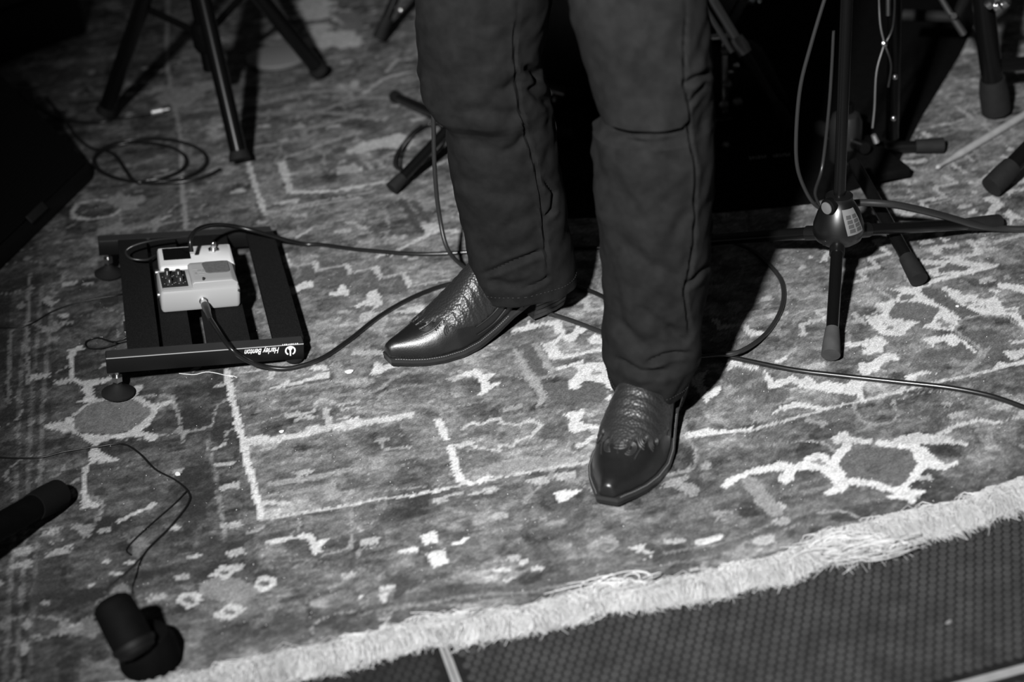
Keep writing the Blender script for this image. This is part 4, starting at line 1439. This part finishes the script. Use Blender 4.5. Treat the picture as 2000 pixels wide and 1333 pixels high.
c3, _ = cable('patch_cable', 'black cable arching out of the tuner pedal and running right behind the legs',
              [(374, 492, .110), (372, 468, .128), (385, 449, .130), (415, 440, .110), (455, 442, .078), (498, 452, .062), (530, 461, .044), (600, 478, .0), (700, 488, 0),
               (800, 496, 0), (860, 496, 0), (910, 493, 0), (1000, 488, 0), (1115, 484, 0), (1200, 486, 0), (1330, 500, 0)], .0036)
cable('patch_cable', 'thin power cable looped over the far left corner of the pedalboard',
      [(352, 464, .086), (300, 470, .096), (262, 480, .096), (246, 492, .090), (256, 505, .086), (285, 508, .080), (303, 500, .075)], .0021, M_CABLEG)
cable('microphone_cable', 'thick black cable running right from the microphone stand base',
      [(1660, 398, .112), (1690, 396, .112), (1745, 400, .106), (1800, 411, .085), (1850, 424, .058), (1900, 438, .03), (1950, 446, .006), (2020, 447, 0), (2140, 430, 0)], .0058, M_CABLEG)
cc_ = thing('microphone_cable', 'dark cable bowed out left of the tall microphone stand pole', 'cable', aty(1590, 400, 2.22))
MB().tube(smooth_path([aty(1640, -90, 2.2), aty(1610, 0, 2.2), aty(1583, 90, 2.2), aty(1563, 170, 2.2), aty(1555, 260, 2.2), aty(1557, 325, 2.2), aty(1573, 372, 2.2), aty(1594, 402, 2.2), aty(1625, 415, 2.22)]), .0030, 10).build('jacket', M_CABLEG, cc_)
cc_ = thing('microphone_cable', 'short straight cable close along the microphone stand pole', 'cable', aty(1600, 345, 2.3))
MB().tube(smooth_path([aty(1628, 60, 2.3), aty(1624, 140, 2.3), aty(1618, 220, 2.3), aty(1606, 325, 2.3), aty(1592, 375, 2.26), aty(1600, 402, 2.22)]), .0026, 10).build('jacket', M_CABLEG, cc_)
lp = []
for k, t in enumerate(np.linspace(0, 4.4 * math.pi, 46)):
    f = k / 45
    lp.append((312 - 45 * f + (128 - 42 * f) * math.cos(t + .4), 312 + 6 * f + (47 - 12 * f) * math.sin(t + .4), .002 + .004 * (k % 23) / 23))
lp += [(220, 300, .008), (180, 290, .003), (150, 268, 0), (130, 240, 0), (90, 190, 0)]
cable('cable_coil', 'loose coil of black cable on the rug beside the floor monitor', lp, .0030, M_CABLE, n=5)
jp, Pj = cable('audio_cable', 'cable end with shiny jack plug lying under the left tripod', [(60, 200, 0), (120, 232, 0), (190, 240, 0), (245, 228, 0), (296, 220, .002)], .0030)
a_, b_ = at(296, 220, RZ + .009), at(330, 213, RZ + .009)
MB().tube([a_, a_ * .4 + b_ * .6, a_ * .35 + b_ * .65, b_], [.0075, .0075, .003, .003], 14).build('jack_plug', M_NICKEL, jp)
cable('thin_wire', 'thin black wire entering from the left towards the pedalboard', [(-60, 632, 0), (-10, 640, 0), (50, 637, 0), (100, 610, 0), (150, 592, 0), (225, 578, 0), (250, 570, .01)], .0011, M_WIRE)
cable('thin_wire', 'thin black wire loop sticking out left of the pedalboard', [(255, 655, .02), (225, 668, .012), (190, 660, .004), (168, 668, .002), (172, 680, .002), (200, 680, .004), (232, 667, .012), (258, 660, .02)], .0011, M_WIRE)
cable('thin_wire', 'long thin wire bent sharply on the rug at lower left', [(-60, 880, 0), (-10, 893, 0), (70, 895, 0), (130, 882, 0), (190, 873, 0), (240, 868, 0), (272, 886, 0), (303, 917, 0), (342, 938, 0), (368, 962, 0),
      (367, 985, 0), (332, 1030, 0), (280, 1085, 0), (248, 1118, .03), (222, 1138, .06), (205, 1158, .100)], .0013, M_WIRE)
cable('thin_wire', 'second thin wire strand beside the sharp bend at lower left', [(366, 958, .001), (340, 985, 0), (300, 1020, 0), (262, 1055, 0), (247, 1075, 0), (256, 1085, 0)], .0010, M_WIRE)

# ------------------------------------------------------------------ microphone stand on the right
def foot_tip(mb, a, b2, r):
    mb.tube([a, a * .5 + b2 * .5, b2], [r * .95, r * 1.15, r * 1.3], 18)


hubc = at(1638, 428, .135)
G = np.array([hubc[0], hubc[1], RZ])
ms = thing('microphone_stand', 'black microphone stand with tripod base and price sticker at right', 'microphone stand', G)
hz = .098
prof = [(.004, hz - .004), (.026, hz), (.0355, hz + .007), (.0390, hz + .018), (.0380, hz + .030), (.0325, hz + .048), (.0255, hz + .062), (.0205, hz + .070), (.0205, hz + .077), (.0165, hz + .079), (.004, hz + .079)]
hub = MB().lathe(prof, 40, (G[0], G[1], 0)).build('hub', M_GLOSS, ms)
MB().tube([(G[0], G[1], hz + .06), (G[0] + .006, G[1], .8), (G[0] + .010, G[1], 1.5)], .0088, 20).build('pole', M_BLACK, ms)
fn = at(1622, 712, RZ)
v0 = nz(np.array([fn[0] - G[0], fn[1] - G[1], 0]))
Lg = np.linalg.norm((fn - G)[:2])
for k in range(3):
    a = (0, math.radians(131), math.radians(245))[k]
    d = np.array([v0[0] * math.cos(a) - v0[1] * math.sin(a), v0[0] * math.sin(a) + v0[1] * math.cos(a), 0])
    Lk = (Lg, .33, .28)[k]
    p0 = np.array([G[0], G[1], hz + .010]) + d * .022
    p1 = np.array([G[0], G[1], RZ + .0158]) + d * Lk
    lg = MB().tube([p0, p0 * .2 + p1 * .8], .0093, 18).build('leg', M_BLACK, ms)
    t = MB()
    foot_tip(t, p0 * .22 + p1 * .78, p1, .0108)
    t.build('rubber_foot', M_RUBBERL if k == 0 else M_RUBBER, lg)
    MB().tube([p0 - d * .006, p0 + (p1 - p0) * .12], .0115, 18).build('leg_socket', M_GLOSS, lg)
kc = np.array([G[0], G[1], hz + .066])
kd = nz(np.array([-.80, -.60, 0]))
kn = MB().lathe([(.006, .010), (.013, .014), (.0135, .026), (.012, .028)], 20, kc, kd).build('clutch_knob', M_BLACKM, ms)
MB().lathe([(.0095, .0275), (.0095, .0295), (.003, .030)], 20, kc, kd).build('chrome_cap', M_NICKEL, kn)
MB().lathe([(.0045, 0), (.0045, .004)], 10, np.array([G[0], G[1], hz + .012]) + nz(np.array([-.72, -.69, 0])) * .0345, (-.72, -.69, 0)).build('screw_head', M_CHROME, ms)


def hub_patch(a0, a1, z0, z1, off, na=10, nz_=8, tilt=0.0):
    zs = [p[1] for p in prof[1:8]]
    rs_ = [p[0] for p in prof[1:8]]
    grid = []
    for i in range(na):
        col = []
        for k in range(nz_):
            a = a0 + (a1 - a0) * i / (na - 1) + tilt * k / (nz_ - 1)
            z = z0 + (z1 - z0) * k / (nz_ - 1)
            r = np.interp(z, zs, rs_) + off
            col.append(np.array([G[0] + r * math.cos(a), G[1] + r * math.sin(a), z]))
        grid.append(col)
    return grid


s0, s1 = math.radians(-82), math.radians(-36)
stk = MB().loft(hub_patch(s0, s1, hz + .026, hz + .064, .0006, tilt=-.20), closed=False).build('price_sticker', M_STICKER, ms)
pg = MB()
for i in range(2):
    for k in range(4):
        a0_ = s0 + .12 + i * .34
        z0_ = hz + .030 + k * .0068
        ti = -.20 * ((z0_ - hz - .026) / .038)
        pg.loft(hub_patch(a0_ + ti, a0_ + .26 + ti, z0_, z0_ + .0055, .0009, 5, 3), closed=False)
pg.build('sticker_print', M_STICKP, stk)

# ------------------------------------------------------------------ generic background tripods
def tripod(name, label, apex, feet, r, tip=.06, pole_top=None, pole_r=None, mfoot=None, group=None, braces=None, cat='stand', collar=True, pole_bottom=None):
    apex = np.asarray(apex, float)
    root = thing(name, label, cat, (apex[0], apex[1], RZ), group=group)
    for f in feet:
        f = np.asarray(f, float)
        d = nz(apex - f)
        lg = MB().tube([f + d * tip * .6, apex], r, 14).build('leg', M_BLACK, root)
        t = MB()
        t.tube([f + d * tip, f + d * tip * .45, f + d * .004], [r * 1.12, r * 1.3, r * 1.35], 16)
        t.build('rubber_foot', mfoot or M_RUBBER, lg)
    if collar:
        MB().lathe([(r * 1.6, -.03), (r * 2.3, -.02), (r * 2.3, .02), (r * 1.5, .03)], 18, apex).build('collar', M_BLACKM, root)
    if pole_top is not None:
        pb = apex if pole_bottom is None else np.array([apex[0], apex[1], pole_bottom])
        MB().tube([pb, np.asarray(pole_top, float)], pole_r or r, 16).build('pole', M_BLACK, root)
    if braces is not None:
        hub_ = np.array([apex[0], apex[1], braces])
        MB().lathe([(.02, -.03), (.026, -.02), (.026, .02), (.02, .03)], 18, hub_).build('brace_collar', M_BLACKM, root)
        for f in feet:
            f = np.asarray(f, float)
            q_ = f + (apex - f) * .52
            MB().box((hub_ + q_) / 2, (np.linalg.norm(q_ - hub_), .014, .008), (q_ - hub_, np.cross(q_ - hub_, (0, 0, 1)), np.cross(q_ - hub_, np.cross(q_ - hub_, (0, 0, 1))))).build('brace', M_BLACK, root, smooth=False)
    return root


fA = [at(470, 316, RZ + .022), at(205, 222, RZ + .022), at(625, 140, RZ + .022)]
cA = np.mean(fA, axis=0)
apA = aty(350, -200, float(cA[1]))
tripod('speaker_stand', 'black tripod stand with brace arms at upper left', apA, fA, .0162, tip=.02, pole_top=(apA[0], apA[1], 1.6), pole_r=.017, braces=.20, pole_bottom=.13)
hB = at(888, 238, .10)
fB = [at(762, 372, RZ + .0135), at(770, 188, RZ + .0135), (hB[0] + .22, hB[1] + .06, RZ + .0135)]
tripod('microphone_stand', 'black stand with one rubber tipped leg showing left of the trousers', (hB[0], hB[1], .10), fB, .0098, tip=.035, pole_top=(hB[0], hB[1], 1.3), pole_r=.008, cat='microphone stand')
# curled lead round that leg
lp = []
for k, t in enumerate(np.linspace(.4, 3.6 * math.pi, 34)):
    lp.append((822 + (54 - k * .5) * math.cos(t) - (k * .3), 287 - 30 * math.cos(t) + 34 * math.sin(t), .004 + .012 * (1 + math.sin(t)) + .0004 * k))
cable('cable_coil', 'loops of thin black cable hanging round the stand leg behind the trousers', lp, .0024, M_CABLE, n=4)
fD = [at(738, 78, RZ + .015)]
tD = thing('cymbal_stand', 'black cymbal stand leg with bright screw left of the thigh', 'cymbal stand', fD[0])
aD = np.array([fD[0][0] + .30, fD[0][1] + .12, .55])
lg = MB().tube([fD[0] + nz(aD - fD[0]) * .03, aD], .011, 14).build('leg', M_BLACK, tD)
t_ = MB()
t_.tube([fD[0] + nz(aD - fD[0]) * .055, fD[0] + nz(aD - fD[0]) * .004], [.0135, .0155], 14)
t_.build('rubber_foot', M_RUBBER, lg)
sD = aty(783, 20, float(fD[0][1]) + .02)
MB().lathe([(.005, 0), (.005, .004), (.002, .0055)], 12, sD, (0, -1, .4)).build('screw', M_CHROME, tD)
MB().tube([aD, aD + np.array([0, 0, .8])], .012, 14).build('pole', M_BLACK, tD)

# ------------------------------------------------------------------ drum hardware
kx, ky = .25, 2.98
kick = thing('bass_drum', 'black bass drum behind the legs with chrome fittings', 'bass drum', (kx, ky, RZ))
KR = .29
kz = RZ + KR + .022
MB().lathe([(KR - .006, 0), (KR - .006, .42)], 56, (kx, ky + .02, kz), (0, 1, 0)).build('shell', M_DRUM, kick)
MB().lathe([(KR - .012, .0), (KR - .012, .004)], 56, (kx, ky + .004, kz), (0, 1, 0)).build('front_head', M_DRUM, kick)
hp_ = [np.array([kx + KR * math.cos(t), ky + .02, kz + KR * math.sin(t)]) for t in np.linspace(0, 2 * math.pi, 61)]
hoop = MB().loft([[p + np.array([math.cos(t) * u, v, math.sin(t) * u]) for u, v in ((-.008, -.018), (.008, -.018), (.008, .02), (-.008, .02))] for p, t in zip(hp_, np.linspace(0, 2 * math.pi, 61))], False, False)
hoop.build('hoop', M_GLOSS, kick)
for k in range(8):
    a = math.radians(22.5 + 45 * k)
    c = np.array([kx + (KR + .012) * math.cos(a), ky + .012, kz + (KR + .012) * math.sin(a)])
    rd = np.array([math.cos(a), 0, math.sin(a)])
    cl = MB().box(c, (.016, .044, .030), (rd, (0, 1, 0), np.cross(rd, (0, 1, 0))), bev=.003).build('claw', M_CHROME, kick)
    MB().tube([c + rd * .012 + np.array([0, -.03, 0]), c + rd * .012 + np.array([0, .09, 0])], .0032, 8).build('tension_rod', M_CHROME, cl)
    MB().lathe([(.006, 0), (.010, .006), (.010, .03), (.006, .036)], 14, c + np.array([0, .11, 0]) - rd * .012, rd).build('lug', M_CHROME, kick)
sf = at(1545, 252, RZ + .016)
st_ = np.array([kx + .20, ky + .10, kz + .17])
sp1 = aty(1392, 0, sf[1] + .10)
spd = nz(sp1 - sf)
spur = MB().tube([sf + spd * .04, sf + spd * .20], .0075, 12)
sp_o = spur.build('spur', M_BLACK, kick)
MB().tube([sf + spd * .17, sf + spd * .46], .0085, 12).build('spur_tube', M_NICKEL, sp_o)
MB().tube([sf + spd * .17 + np.array([-.022, 0, .0]), sf + spd * .46 + np.array([-.022, 0, 0])], .0050, 12).build('spur_rod', M_NICKEL, sp_o)
MB().lathe([(.013, -.015), (.015, 0), (.013, .02)], 14, sf + spd * .18, spd).build('spur_clamp', M_STEEL, sp_o)
t_ = MB()
t_.tube([sf + spd * .06, sf + spd * .003], [.010, .013], 12)
t_.build('rubber_tip', M_RUBBER, sp_o)

# bass drum pedal in the shade: foot board, posts, beater shaft
pc = at(1418, 262, RZ)
bp_ = thing('bass_drum_pedal', 'bass drum pedal glinting in the shade right of the thigh', 'drum pedal', pc)
MB().box((pc[0] - .02, pc[1] + .055, RZ + .016), (.08, .06, .010), bev=.003).build('base_plate', M_BLACK, bp_)
for dx in (-.05, .012):
    p_ = np.array([pc[0] + dx, pc[1] + .08, RZ])
    MB().tube([p_ + np.array([0, 0, .018]), p_ + np.array([0, 0, .17])], .0065, 12).build('post', M_CHROME, bp_)
MB().tube([(pc[0] - .062, pc[1] + .08, RZ + .165), (pc[0] + .026, pc[1] + .08, RZ + .165)], .008, 12).build('axle', M_CHROME, bp_)
for px_, py_, dz in ((1438, 128, 1), (1428, 141, .8), (1412, 60, 1.2), (1416, 100, 1.4), (1420, 165, 1.5), (1414, 205, 1.5), (1440, 200, 1.6), (1418, 285, 1.2)):  # loose chrome bits added to catch glints of the flash
    q_ = aty(px_, py_, float(pc[1]) + .06)
    if q_[2] < RZ + .012:
        q_ = at(px_, py_, RZ + .012)
    MB().lathe([(.002, -.008), (.0055 * dz, -.004), (.0065 * dz, 0), (.0055 * dz, .004), (.002, .008)], 12, q_, (-.4, -.8, .45)).build('bolt', M_CHROME if dz < 1.2 else M_NICKELD, bp_)

# hi-hat stand
hh = at(1712, 318, RZ)
hat = thing('hi_hat_stand', 'black hi-hat stand with hanging chrome chain right of the microphone stand', 'drum hardware', hh)
MB().tube([aty(1742, 270, hh[1]), aty(1746, 110, hh[1]), aty(1748, -60, hh[1])], .0115, 16).build('tube', M_BLACK, hat)
for px_, py_ in ((1748, 150), (1745, 231)):
    q_ = aty(px_, py_, hh[1] - .013)
    MB().lathe([(.0050, 0), (.0050, .003), (.0022, .0045)], 12, q_, (-.2, -1, .4)).build('screw', M_CHROME, hat)
cp = smooth_path([aty(1735, -40, hh[1] - .02), aty(1735, 30, hh[1] - .02)], 4)
MB().tube(cp, .0042, 10).build('pull_rod', M_NICKELD, hat)
for pth in (((1716, -20), (1719, 45), (1727, 84)), ((1748, -20), (1744, 50), (1729, 86)), ((1727, 86), (1712, 140), (1708, 210), (1704, 250)), ((1728, 86), (1740, 125), (1735, 170))):
    MB().tube(smooth_path([aty(x, y, hh[1] - .02) for x, y in pth], 6), .0017, 8).build('chain_wire', M_NICKELM, hat)
MB().lathe([(.0055, 0), (.0055, .004), (.002, .006)], 12, aty(1727, 85, hh[1] - .022), (0, -1, .3)).build('pivot', M_CHROME, hat)
MB().tube([aty(1706, 264, hh[1] - .02), aty(1712, 278, hh[1] - .02)], [.0045, .0055], 10).build('chain_hook', M_NICKEL, hat)
for (fx, fy), (tx_, ty_, tz_) in (((1842, 284), (1725, 288, .02)), ((1795, 547), (1668, 318, .10)), ((1600, 250), (1690, 290, .05))):
    f = at(fx, fy, RZ + .016)
    tp_ = at(tx_, ty_, RZ + tz_)
    d = nz(tp_ - f)
    lg = MB().tube([f + d * .02, tp_], .0105, 14).build('leg', M_BLACK, hat)
    t_ = MB()
    t_.tube([f + d * .05, f], [.0125, .0145], 16)
    t_.build('rubber_foot', M_RUBBER, lg)
MB().box(at(1700, 310, RZ + .022), (.075, .16, .018), (E1, E2, (0, 0, 1)), bev=.004).build('foot_plate', M_BLACKM, hat)

# bottle-like canister behind the pole
bt = at(1650, 312, RZ + .0014)
cn = thing('black_canister', 'dark grey canister half hidden behind the microphone stand pole', 'canister', bt)
MB().lathe([(.026, 0), (.029, .004), (.029, .075), (.024, .088), (.012, .094)], 28, bt).build('body', mat('dark_canister', .014, .4), cn)
MB().lathe([(.013, .092), (.013, .108), (.011, .110)], 20, bt).build('cap', M_BLACKM, cn)

# drum throne / rack leg at the right edge
f = at(1946, 220, RZ + .010)
up_ = aty(1912, -60, float(f[1]) - .03)
th = thing('drum_rack', 'thick black drum rack leg with big rubber foot at upper right', 'drum hardware', f)
d = nz(up_ - f)
lg = MB().tube([f + d * .03, up_ + d * .4], .020, 18).build('leg', M_BLACK, th)
t_ = MB()
t_.tube([f + d * .075, f + d * .045, f + d * .004], [.023, .027, .027], 20)
t_.build('rubber_foot', M_RUBBER, lg)
MB().tube([f + d * .10, f + d * .10 + np.array([.35, .05, -.02])], .013, 14).build('cross_tube', M_BLACK, th)
q0, q1 = aty(1765, 30, 2.95), aty(1870, 32, 2.90)
MB().tube([q0, q1, f + d * .30], .012, 14).build('cross_bar', M_STEEL if False else M_RUBBER, th)
MB().tube([aty(1828, -20, 2.78), aty(1858, 30, 2.78), aty(1882, 66, 2.78)], [.005, .006, .007], 12).build('chrome_rod', M_NICKELD, th)
MB().lathe([(.006, 0), (.006, .006)], 12, aty(1861, 31, 2.765), (0, -1, .3)).build('wing_screw', M_CHROME, th)
for px_, py_ in ((1932, 8), (1948, 14), (1962, 6)):
    q_ = aty(px_, py_, 2.66)
    MB().lathe([(.004, -.008), (.009, -.004), (.009, .006), (.004, .010)], 10, q_, (.6, -.3, .6)).build('wing_nut', M_CHROME, th)

fr_ = at(1936, 366, RZ + .021)
dr_ = nz(at(2060, 240, .10) - fr_)
rs2 = thing('stand_leg', 'black stand leg with rubber tip reaching in from the right edge', 'stand', fr_)
lg = MB().tube([fr_ + dr_ * .03, fr_ + dr_ * .5], .0155, 16).build('leg', M_BLACK, rs2)
t_ = MB()
t_.tube([fr_ + dr_ * .055, fr_ + dr_ * .03, fr_], [.018, .0195, .0195], 18)
t_.build('rubber_foot', M_RUBBER, lg)
# drumstick
d0, d1 = at(1829, 328, RZ + .006), at(2010, 219, RZ + .0075)
ds = thing('drumstick', 'pale wooden drumstick lying on the rug at right', 'drumstick', d0)
u_ = nz(d1 - d0)
MB().tube([d0 + u_ * .0, d0 + u_ * .004, d0 + u_ * .010, d0 + u_ * .014, d0 + u_ * .07, d0 + u_ * .40], [.002, .0038, .0042, .003, .0068, .0072], 14).build('shaft', M_WOOD, ds)
tipm = MB().lathe([(.0012, -.001), (.0040, .002), (.0046, .006), (.0030, .012)], 12, d0, u_).build('tip', M_WOOD, ds)
# black drum mat with a line of pale lettering near its front edge
mp = [at(x, y, RZ) for x, y in ((1738, 351), (1680, 368), (1580, 400), (1400, 416), (1085, 428), (1000, 250), (960, 40), (1960, -70), (1875, 108), (1800, 230))]  # outline drawn out so the black sheet also darkens rug in shade
dm = thing('drum_mat', 'black drum mat spread on the rug behind the legs', 'mat', mp[3])
MB().prism([(p[0], p[1]) for p in mp][::-1], RZ + .0002, RZ + .0013).build('mat', M_MAT, dm, smooth=False)
lt = MB()
l0, l1 = at(1465, 309, RZ + .0014), at(1541, 302, RZ + .0014)
ld_ = nz(l1 - l0)
ln_ = np.array([-ld_[1], ld_[0], 0])
for k in range(14):
    if k in (6, 7):
        continue
    q_ = l0 + (l1 - l0) * k / 13
    lt.box(q_, (.0024, .014 - .003 * (k % 3), .0004), (ld_, ln_, (0, 0, 1)))
    lt.box(q_ + ln_ * (.004 if k % 2 else -.004) + ld_ * .0015, (.0035, .0025, .0004), (ld_, ln_, (0, 0, 1)))
lt.build('worn_lettering', M_PRINT, dm, smooth=False)

bg = thing('filler_bag', 'added black bag shape hiding lit rug behind the spur', 'bag', (.45, 2.87, RZ))  # dark bulk added to cover brightly lit rug beside the drum
bgr = []
for u in np.linspace(0, 1, 14):
    x = .31 + .27 * u
    hgt = .17 * (1 - .55 * abs(2 * u - .8) ** 2.2) + .012 * math.sin(u * 17)
    bgr.append([np.array([x, 2.912 + .036 * math.cos(t) + .01 * math.sin(u * 9), RZ + .002 + hgt * (.5 + .5 * math.sin(t))]) for t in np.linspace(0, 6.283, 22, endpoint=False)])
MB().loft(bgr).build('body', M_CASE, bg)
MB().tube(smooth_path([(.36, 2.885, .09), (.40, 2.87, .15), (.46, 2.87, .16), (.50, 2.885, .09)], 6), .006, 8).build('handle', M_BLACKM, bg)

# ------------------------------------------------------------------ disc lying at the far left
dc = at(545, 118, RZ)
dd_ = thing('round_pad', 'grey round pad lying flat on the rug behind the tripod', 'pad', dc)
MB().lathe([(.066, 0), (.070, .003), (.070, .010), (.064, .013), (.004, .014)], 40, dc).build('disc', M_DISC, dd_)
MB().lathe([(.069, .009), (.072, .010), (.072, .013), (.066, .0145)], 40, dc).build('rim', mat('pale_rim', .2, .5), dd_)

# ------------------------------------------------------------------ floor monitor, left
A, B = at(184, 350, RZ), at(0, 530, RZ)
e = nz((B - A)[:2].tolist() + [0])
nin = np.array([e[1], -e[0], 0])
if nin[0] > 0:
    nin = -nin
mon = thing('floor_monitor', 'black wedge floor monitor with steel grille at left edge', 'speaker', A)
Lm, Hm, Dm = .62, .36, .40
sec = [(0, 0), (.0, .030), (.235, Hm - .02), (.255, Hm), (Dm, Hm - .05), (Dm, 0)]
P0_ = lambda s, u, z: A + e * s + nin * u + np.array([0, 0, z - .0])
cab = MB().loft([[P0_(s, u, z) for u, z in sec] for s in (0, Lm)]).build('cabinet', M_CASE, mon, smooth=False, bevel=.006)
gv = nz(nin * .235 + np.array([0, 0, Hm - .05]))
gn = nz(np.cross(e, gv))
if gn[2] < 0:
    gn = -gn
gl = math.hypot(.235, Hm - .05)
gc = P0_(Lm / 2, .0, .030) + gv * gl / 2
MB().box(gc + gn * .004, (Lm - .03, gl - .02, .008), (e, gv, gn), bev=.003).build('grille', M_GRILLE, mon)
rb_ = MB()
for k in range(60):
    rb_.box(gc + gn * .0083 + gv * (gl - .03) * (k / 59 - .5), (Lm - .04, .0018, .0014), (e, gv, gn))
rb_.build('grille_ribs', M_GRILLE, mon, smooth=False, kind='stuff')
bc = None
dvec = ray(72, 415)
o_ = np.array([0, 0, CAM_H])
tb = ((gc + gn * .009 - o_) @ gn) / (dvec @ gn)
bc = o_ + dvec * tb
MB().box(bc, (.062, .016, .003), (e, gv, gn), bev=.001).build('badge', M_BADGE, mon)
for s in (.02, Lm - .02):
    MB().lathe([(.012, 0), (.010, .004)], 12, P0_(s, .02, .0) - np.array([0, 0, .0])).build('rubber_foot', M_RUBBER, mon)
MB().box(P0_(-.003, .14, .16), (.006, .10, .05), (e, nin, (0, 0, 1)), bev=.002).build('side_handle', M_BLACKM, mon)

# black equipment case at the far upper left
cq = at(172, 66, RZ)
ca_ = thing('equipment_case', 'black equipment case at the top left corner', 'case', cq)
ce1 = nz((at(0, 128, RZ) - cq) * np.array([1, 1, 0]))
ce2 = np.array([ce1[1], -ce1[0], 0])
if ce2[1] < 0:
    ce2 = -ce2
cc0 = cq + ce1 * .40 + ce2 * .25
MB().box(cc0 + np.array([0, 0, .06]), (.80, .50, .12), (ce1, ce2, (0, 0, 1)), bev=.01).build('body', M_CASE, ca_)
MB().box(cc0 + np.array([0, 0, .155]), (.81, .51, .066), (ce1, ce2, (0, 0, 1)), bev=.012).build('lid', mat('case_lid', .018, .55), ca_)
MB().box(cc0 + np.array([0, 0, .1215]) - ce2 * .253 - ce1 * .05, (.05, .010, .03), (ce1, ce2, (0, 0, 1)), bev=.002).build('latch', M_BLACK, ca_)

# ------------------------------------------------------------------ near lower left: stand leg and small microphone
f = at(118, 962, RZ + .022)
b_ = at(-60, 1062, RZ + .075)
d = nz(b_ - f)
sl_ = thing('stand_leg', 'black stand leg with dusty rubber tip at lower left edge', 'stand', f)
lg = MB().tube([f + d * .03, f + d * .45], .0175, 18).build('leg', M_BLACKM, sl_)
t_ = MB()
t_.tube([f + d * .06, f + d * .03, f + d * .004, f], [.019, .0205, .0195, .014], 20)
t_.build('rubber_foot', M_BLACKR, lg)
mt, mbm = at(216, 1174, .105), at(264, 1266, .062)
md = nz(mbm - mt)
gx = at(300, 1370, RZ)
mc = thing('small_microphone', 'small black cylindrical microphone on short stand in the lower left corner', 'microphone', (mbm[0], mbm[1], RZ))
MB().lathe([(.012, -.004), (.020, 0), (.0235, .006), (.0245, .03), (.0245, .060)], 32, mt, md).build('body', M_BLACKM, mc)
Lm2 = float(np.linalg.norm(mbm - mt))
MB().lathe([(.0245, .060), (.0255, .061), (.0262, Lm2 - .006), (.022, Lm2 + .006), (.012, Lm2 + .010)], 32, mt, md).build('end_cap', mat('dark_cap', .005, .6, spec=.2), mc)
bs_ = at(296, 1296, RZ)
MB().tube([mbm - md * .01, (mbm * .5 + bs_ * .5) + np.array([0, 0, .012]), bs_ + np.array([0, 0, .03])], .012, 12).build('stem', M_BLACKM, mc)
MB().lathe([(.034, .001), (.036, .006), (.034, .028), (.027, .044), (.012, .050)], 36, bs_).build('base', M_BLACKM, mc)  # dark dome fills the area of the microphone's grey shadow

# ------------------------------------------------------------------ lint and scraps on the rug
for lab, px_, py_, l_, w2, rot in (
        ('white paper scrap on the rug between pedalboard and left boot', 682, 727, .013, .006, .1), ('white speck of lint on the rug inside the framed square', 550, 844, .007, .0035, .1),
        ('white lint flake beside the sharp bend of the thin wire', 347, 927, .009, .004, -.9), ('tiny white scrap on the rug right of the microphone stand', 1870, 599, .005, .003, .3),
        ('pale flake lying on the black deck near the right corner', 1853, 1217, .009, .0025, .6)):
    z = RZ if py_ < 1100 else .0006
    p = at(px_, py_, z + .001)
    s_ = MB()
    pts = [(l_ / 2 * math.cos(t) * (1 + .2 * math.sin(3 * t)), w2 / 2 * math.sin(t) * 1.7) for t in np.linspace(0, 6.283, 12, endpoint=False)]
    s_.prism(pts, 0, .0012, Matrix.Translation(Vector(p)) @ Matrix.Rotation(rot, 4, 'Z'))
    o = s_.build('paper_scrap', M_LINT if py_ < 1100 else M_FLAKE, smooth=False)
    tag(o, lab, 'scrap', 'scraps on the floor')
for lab, p in (('fine curved pale thread on the rug under the pedalboard', [(447, 734), (456, 735), (463, 738)]), ('long fine pale thread on the rug before the pedalboard', [(350, 730), (380, 732), (408, 727), (455, 737)])):
    o = MB().tube(smooth_path([at(x, y, RZ + .0015) for x, y in p], 5), .0006, 5).build('loose_thread', M_LINT)
    tag(o, lab, 'thread', 'loose threads')
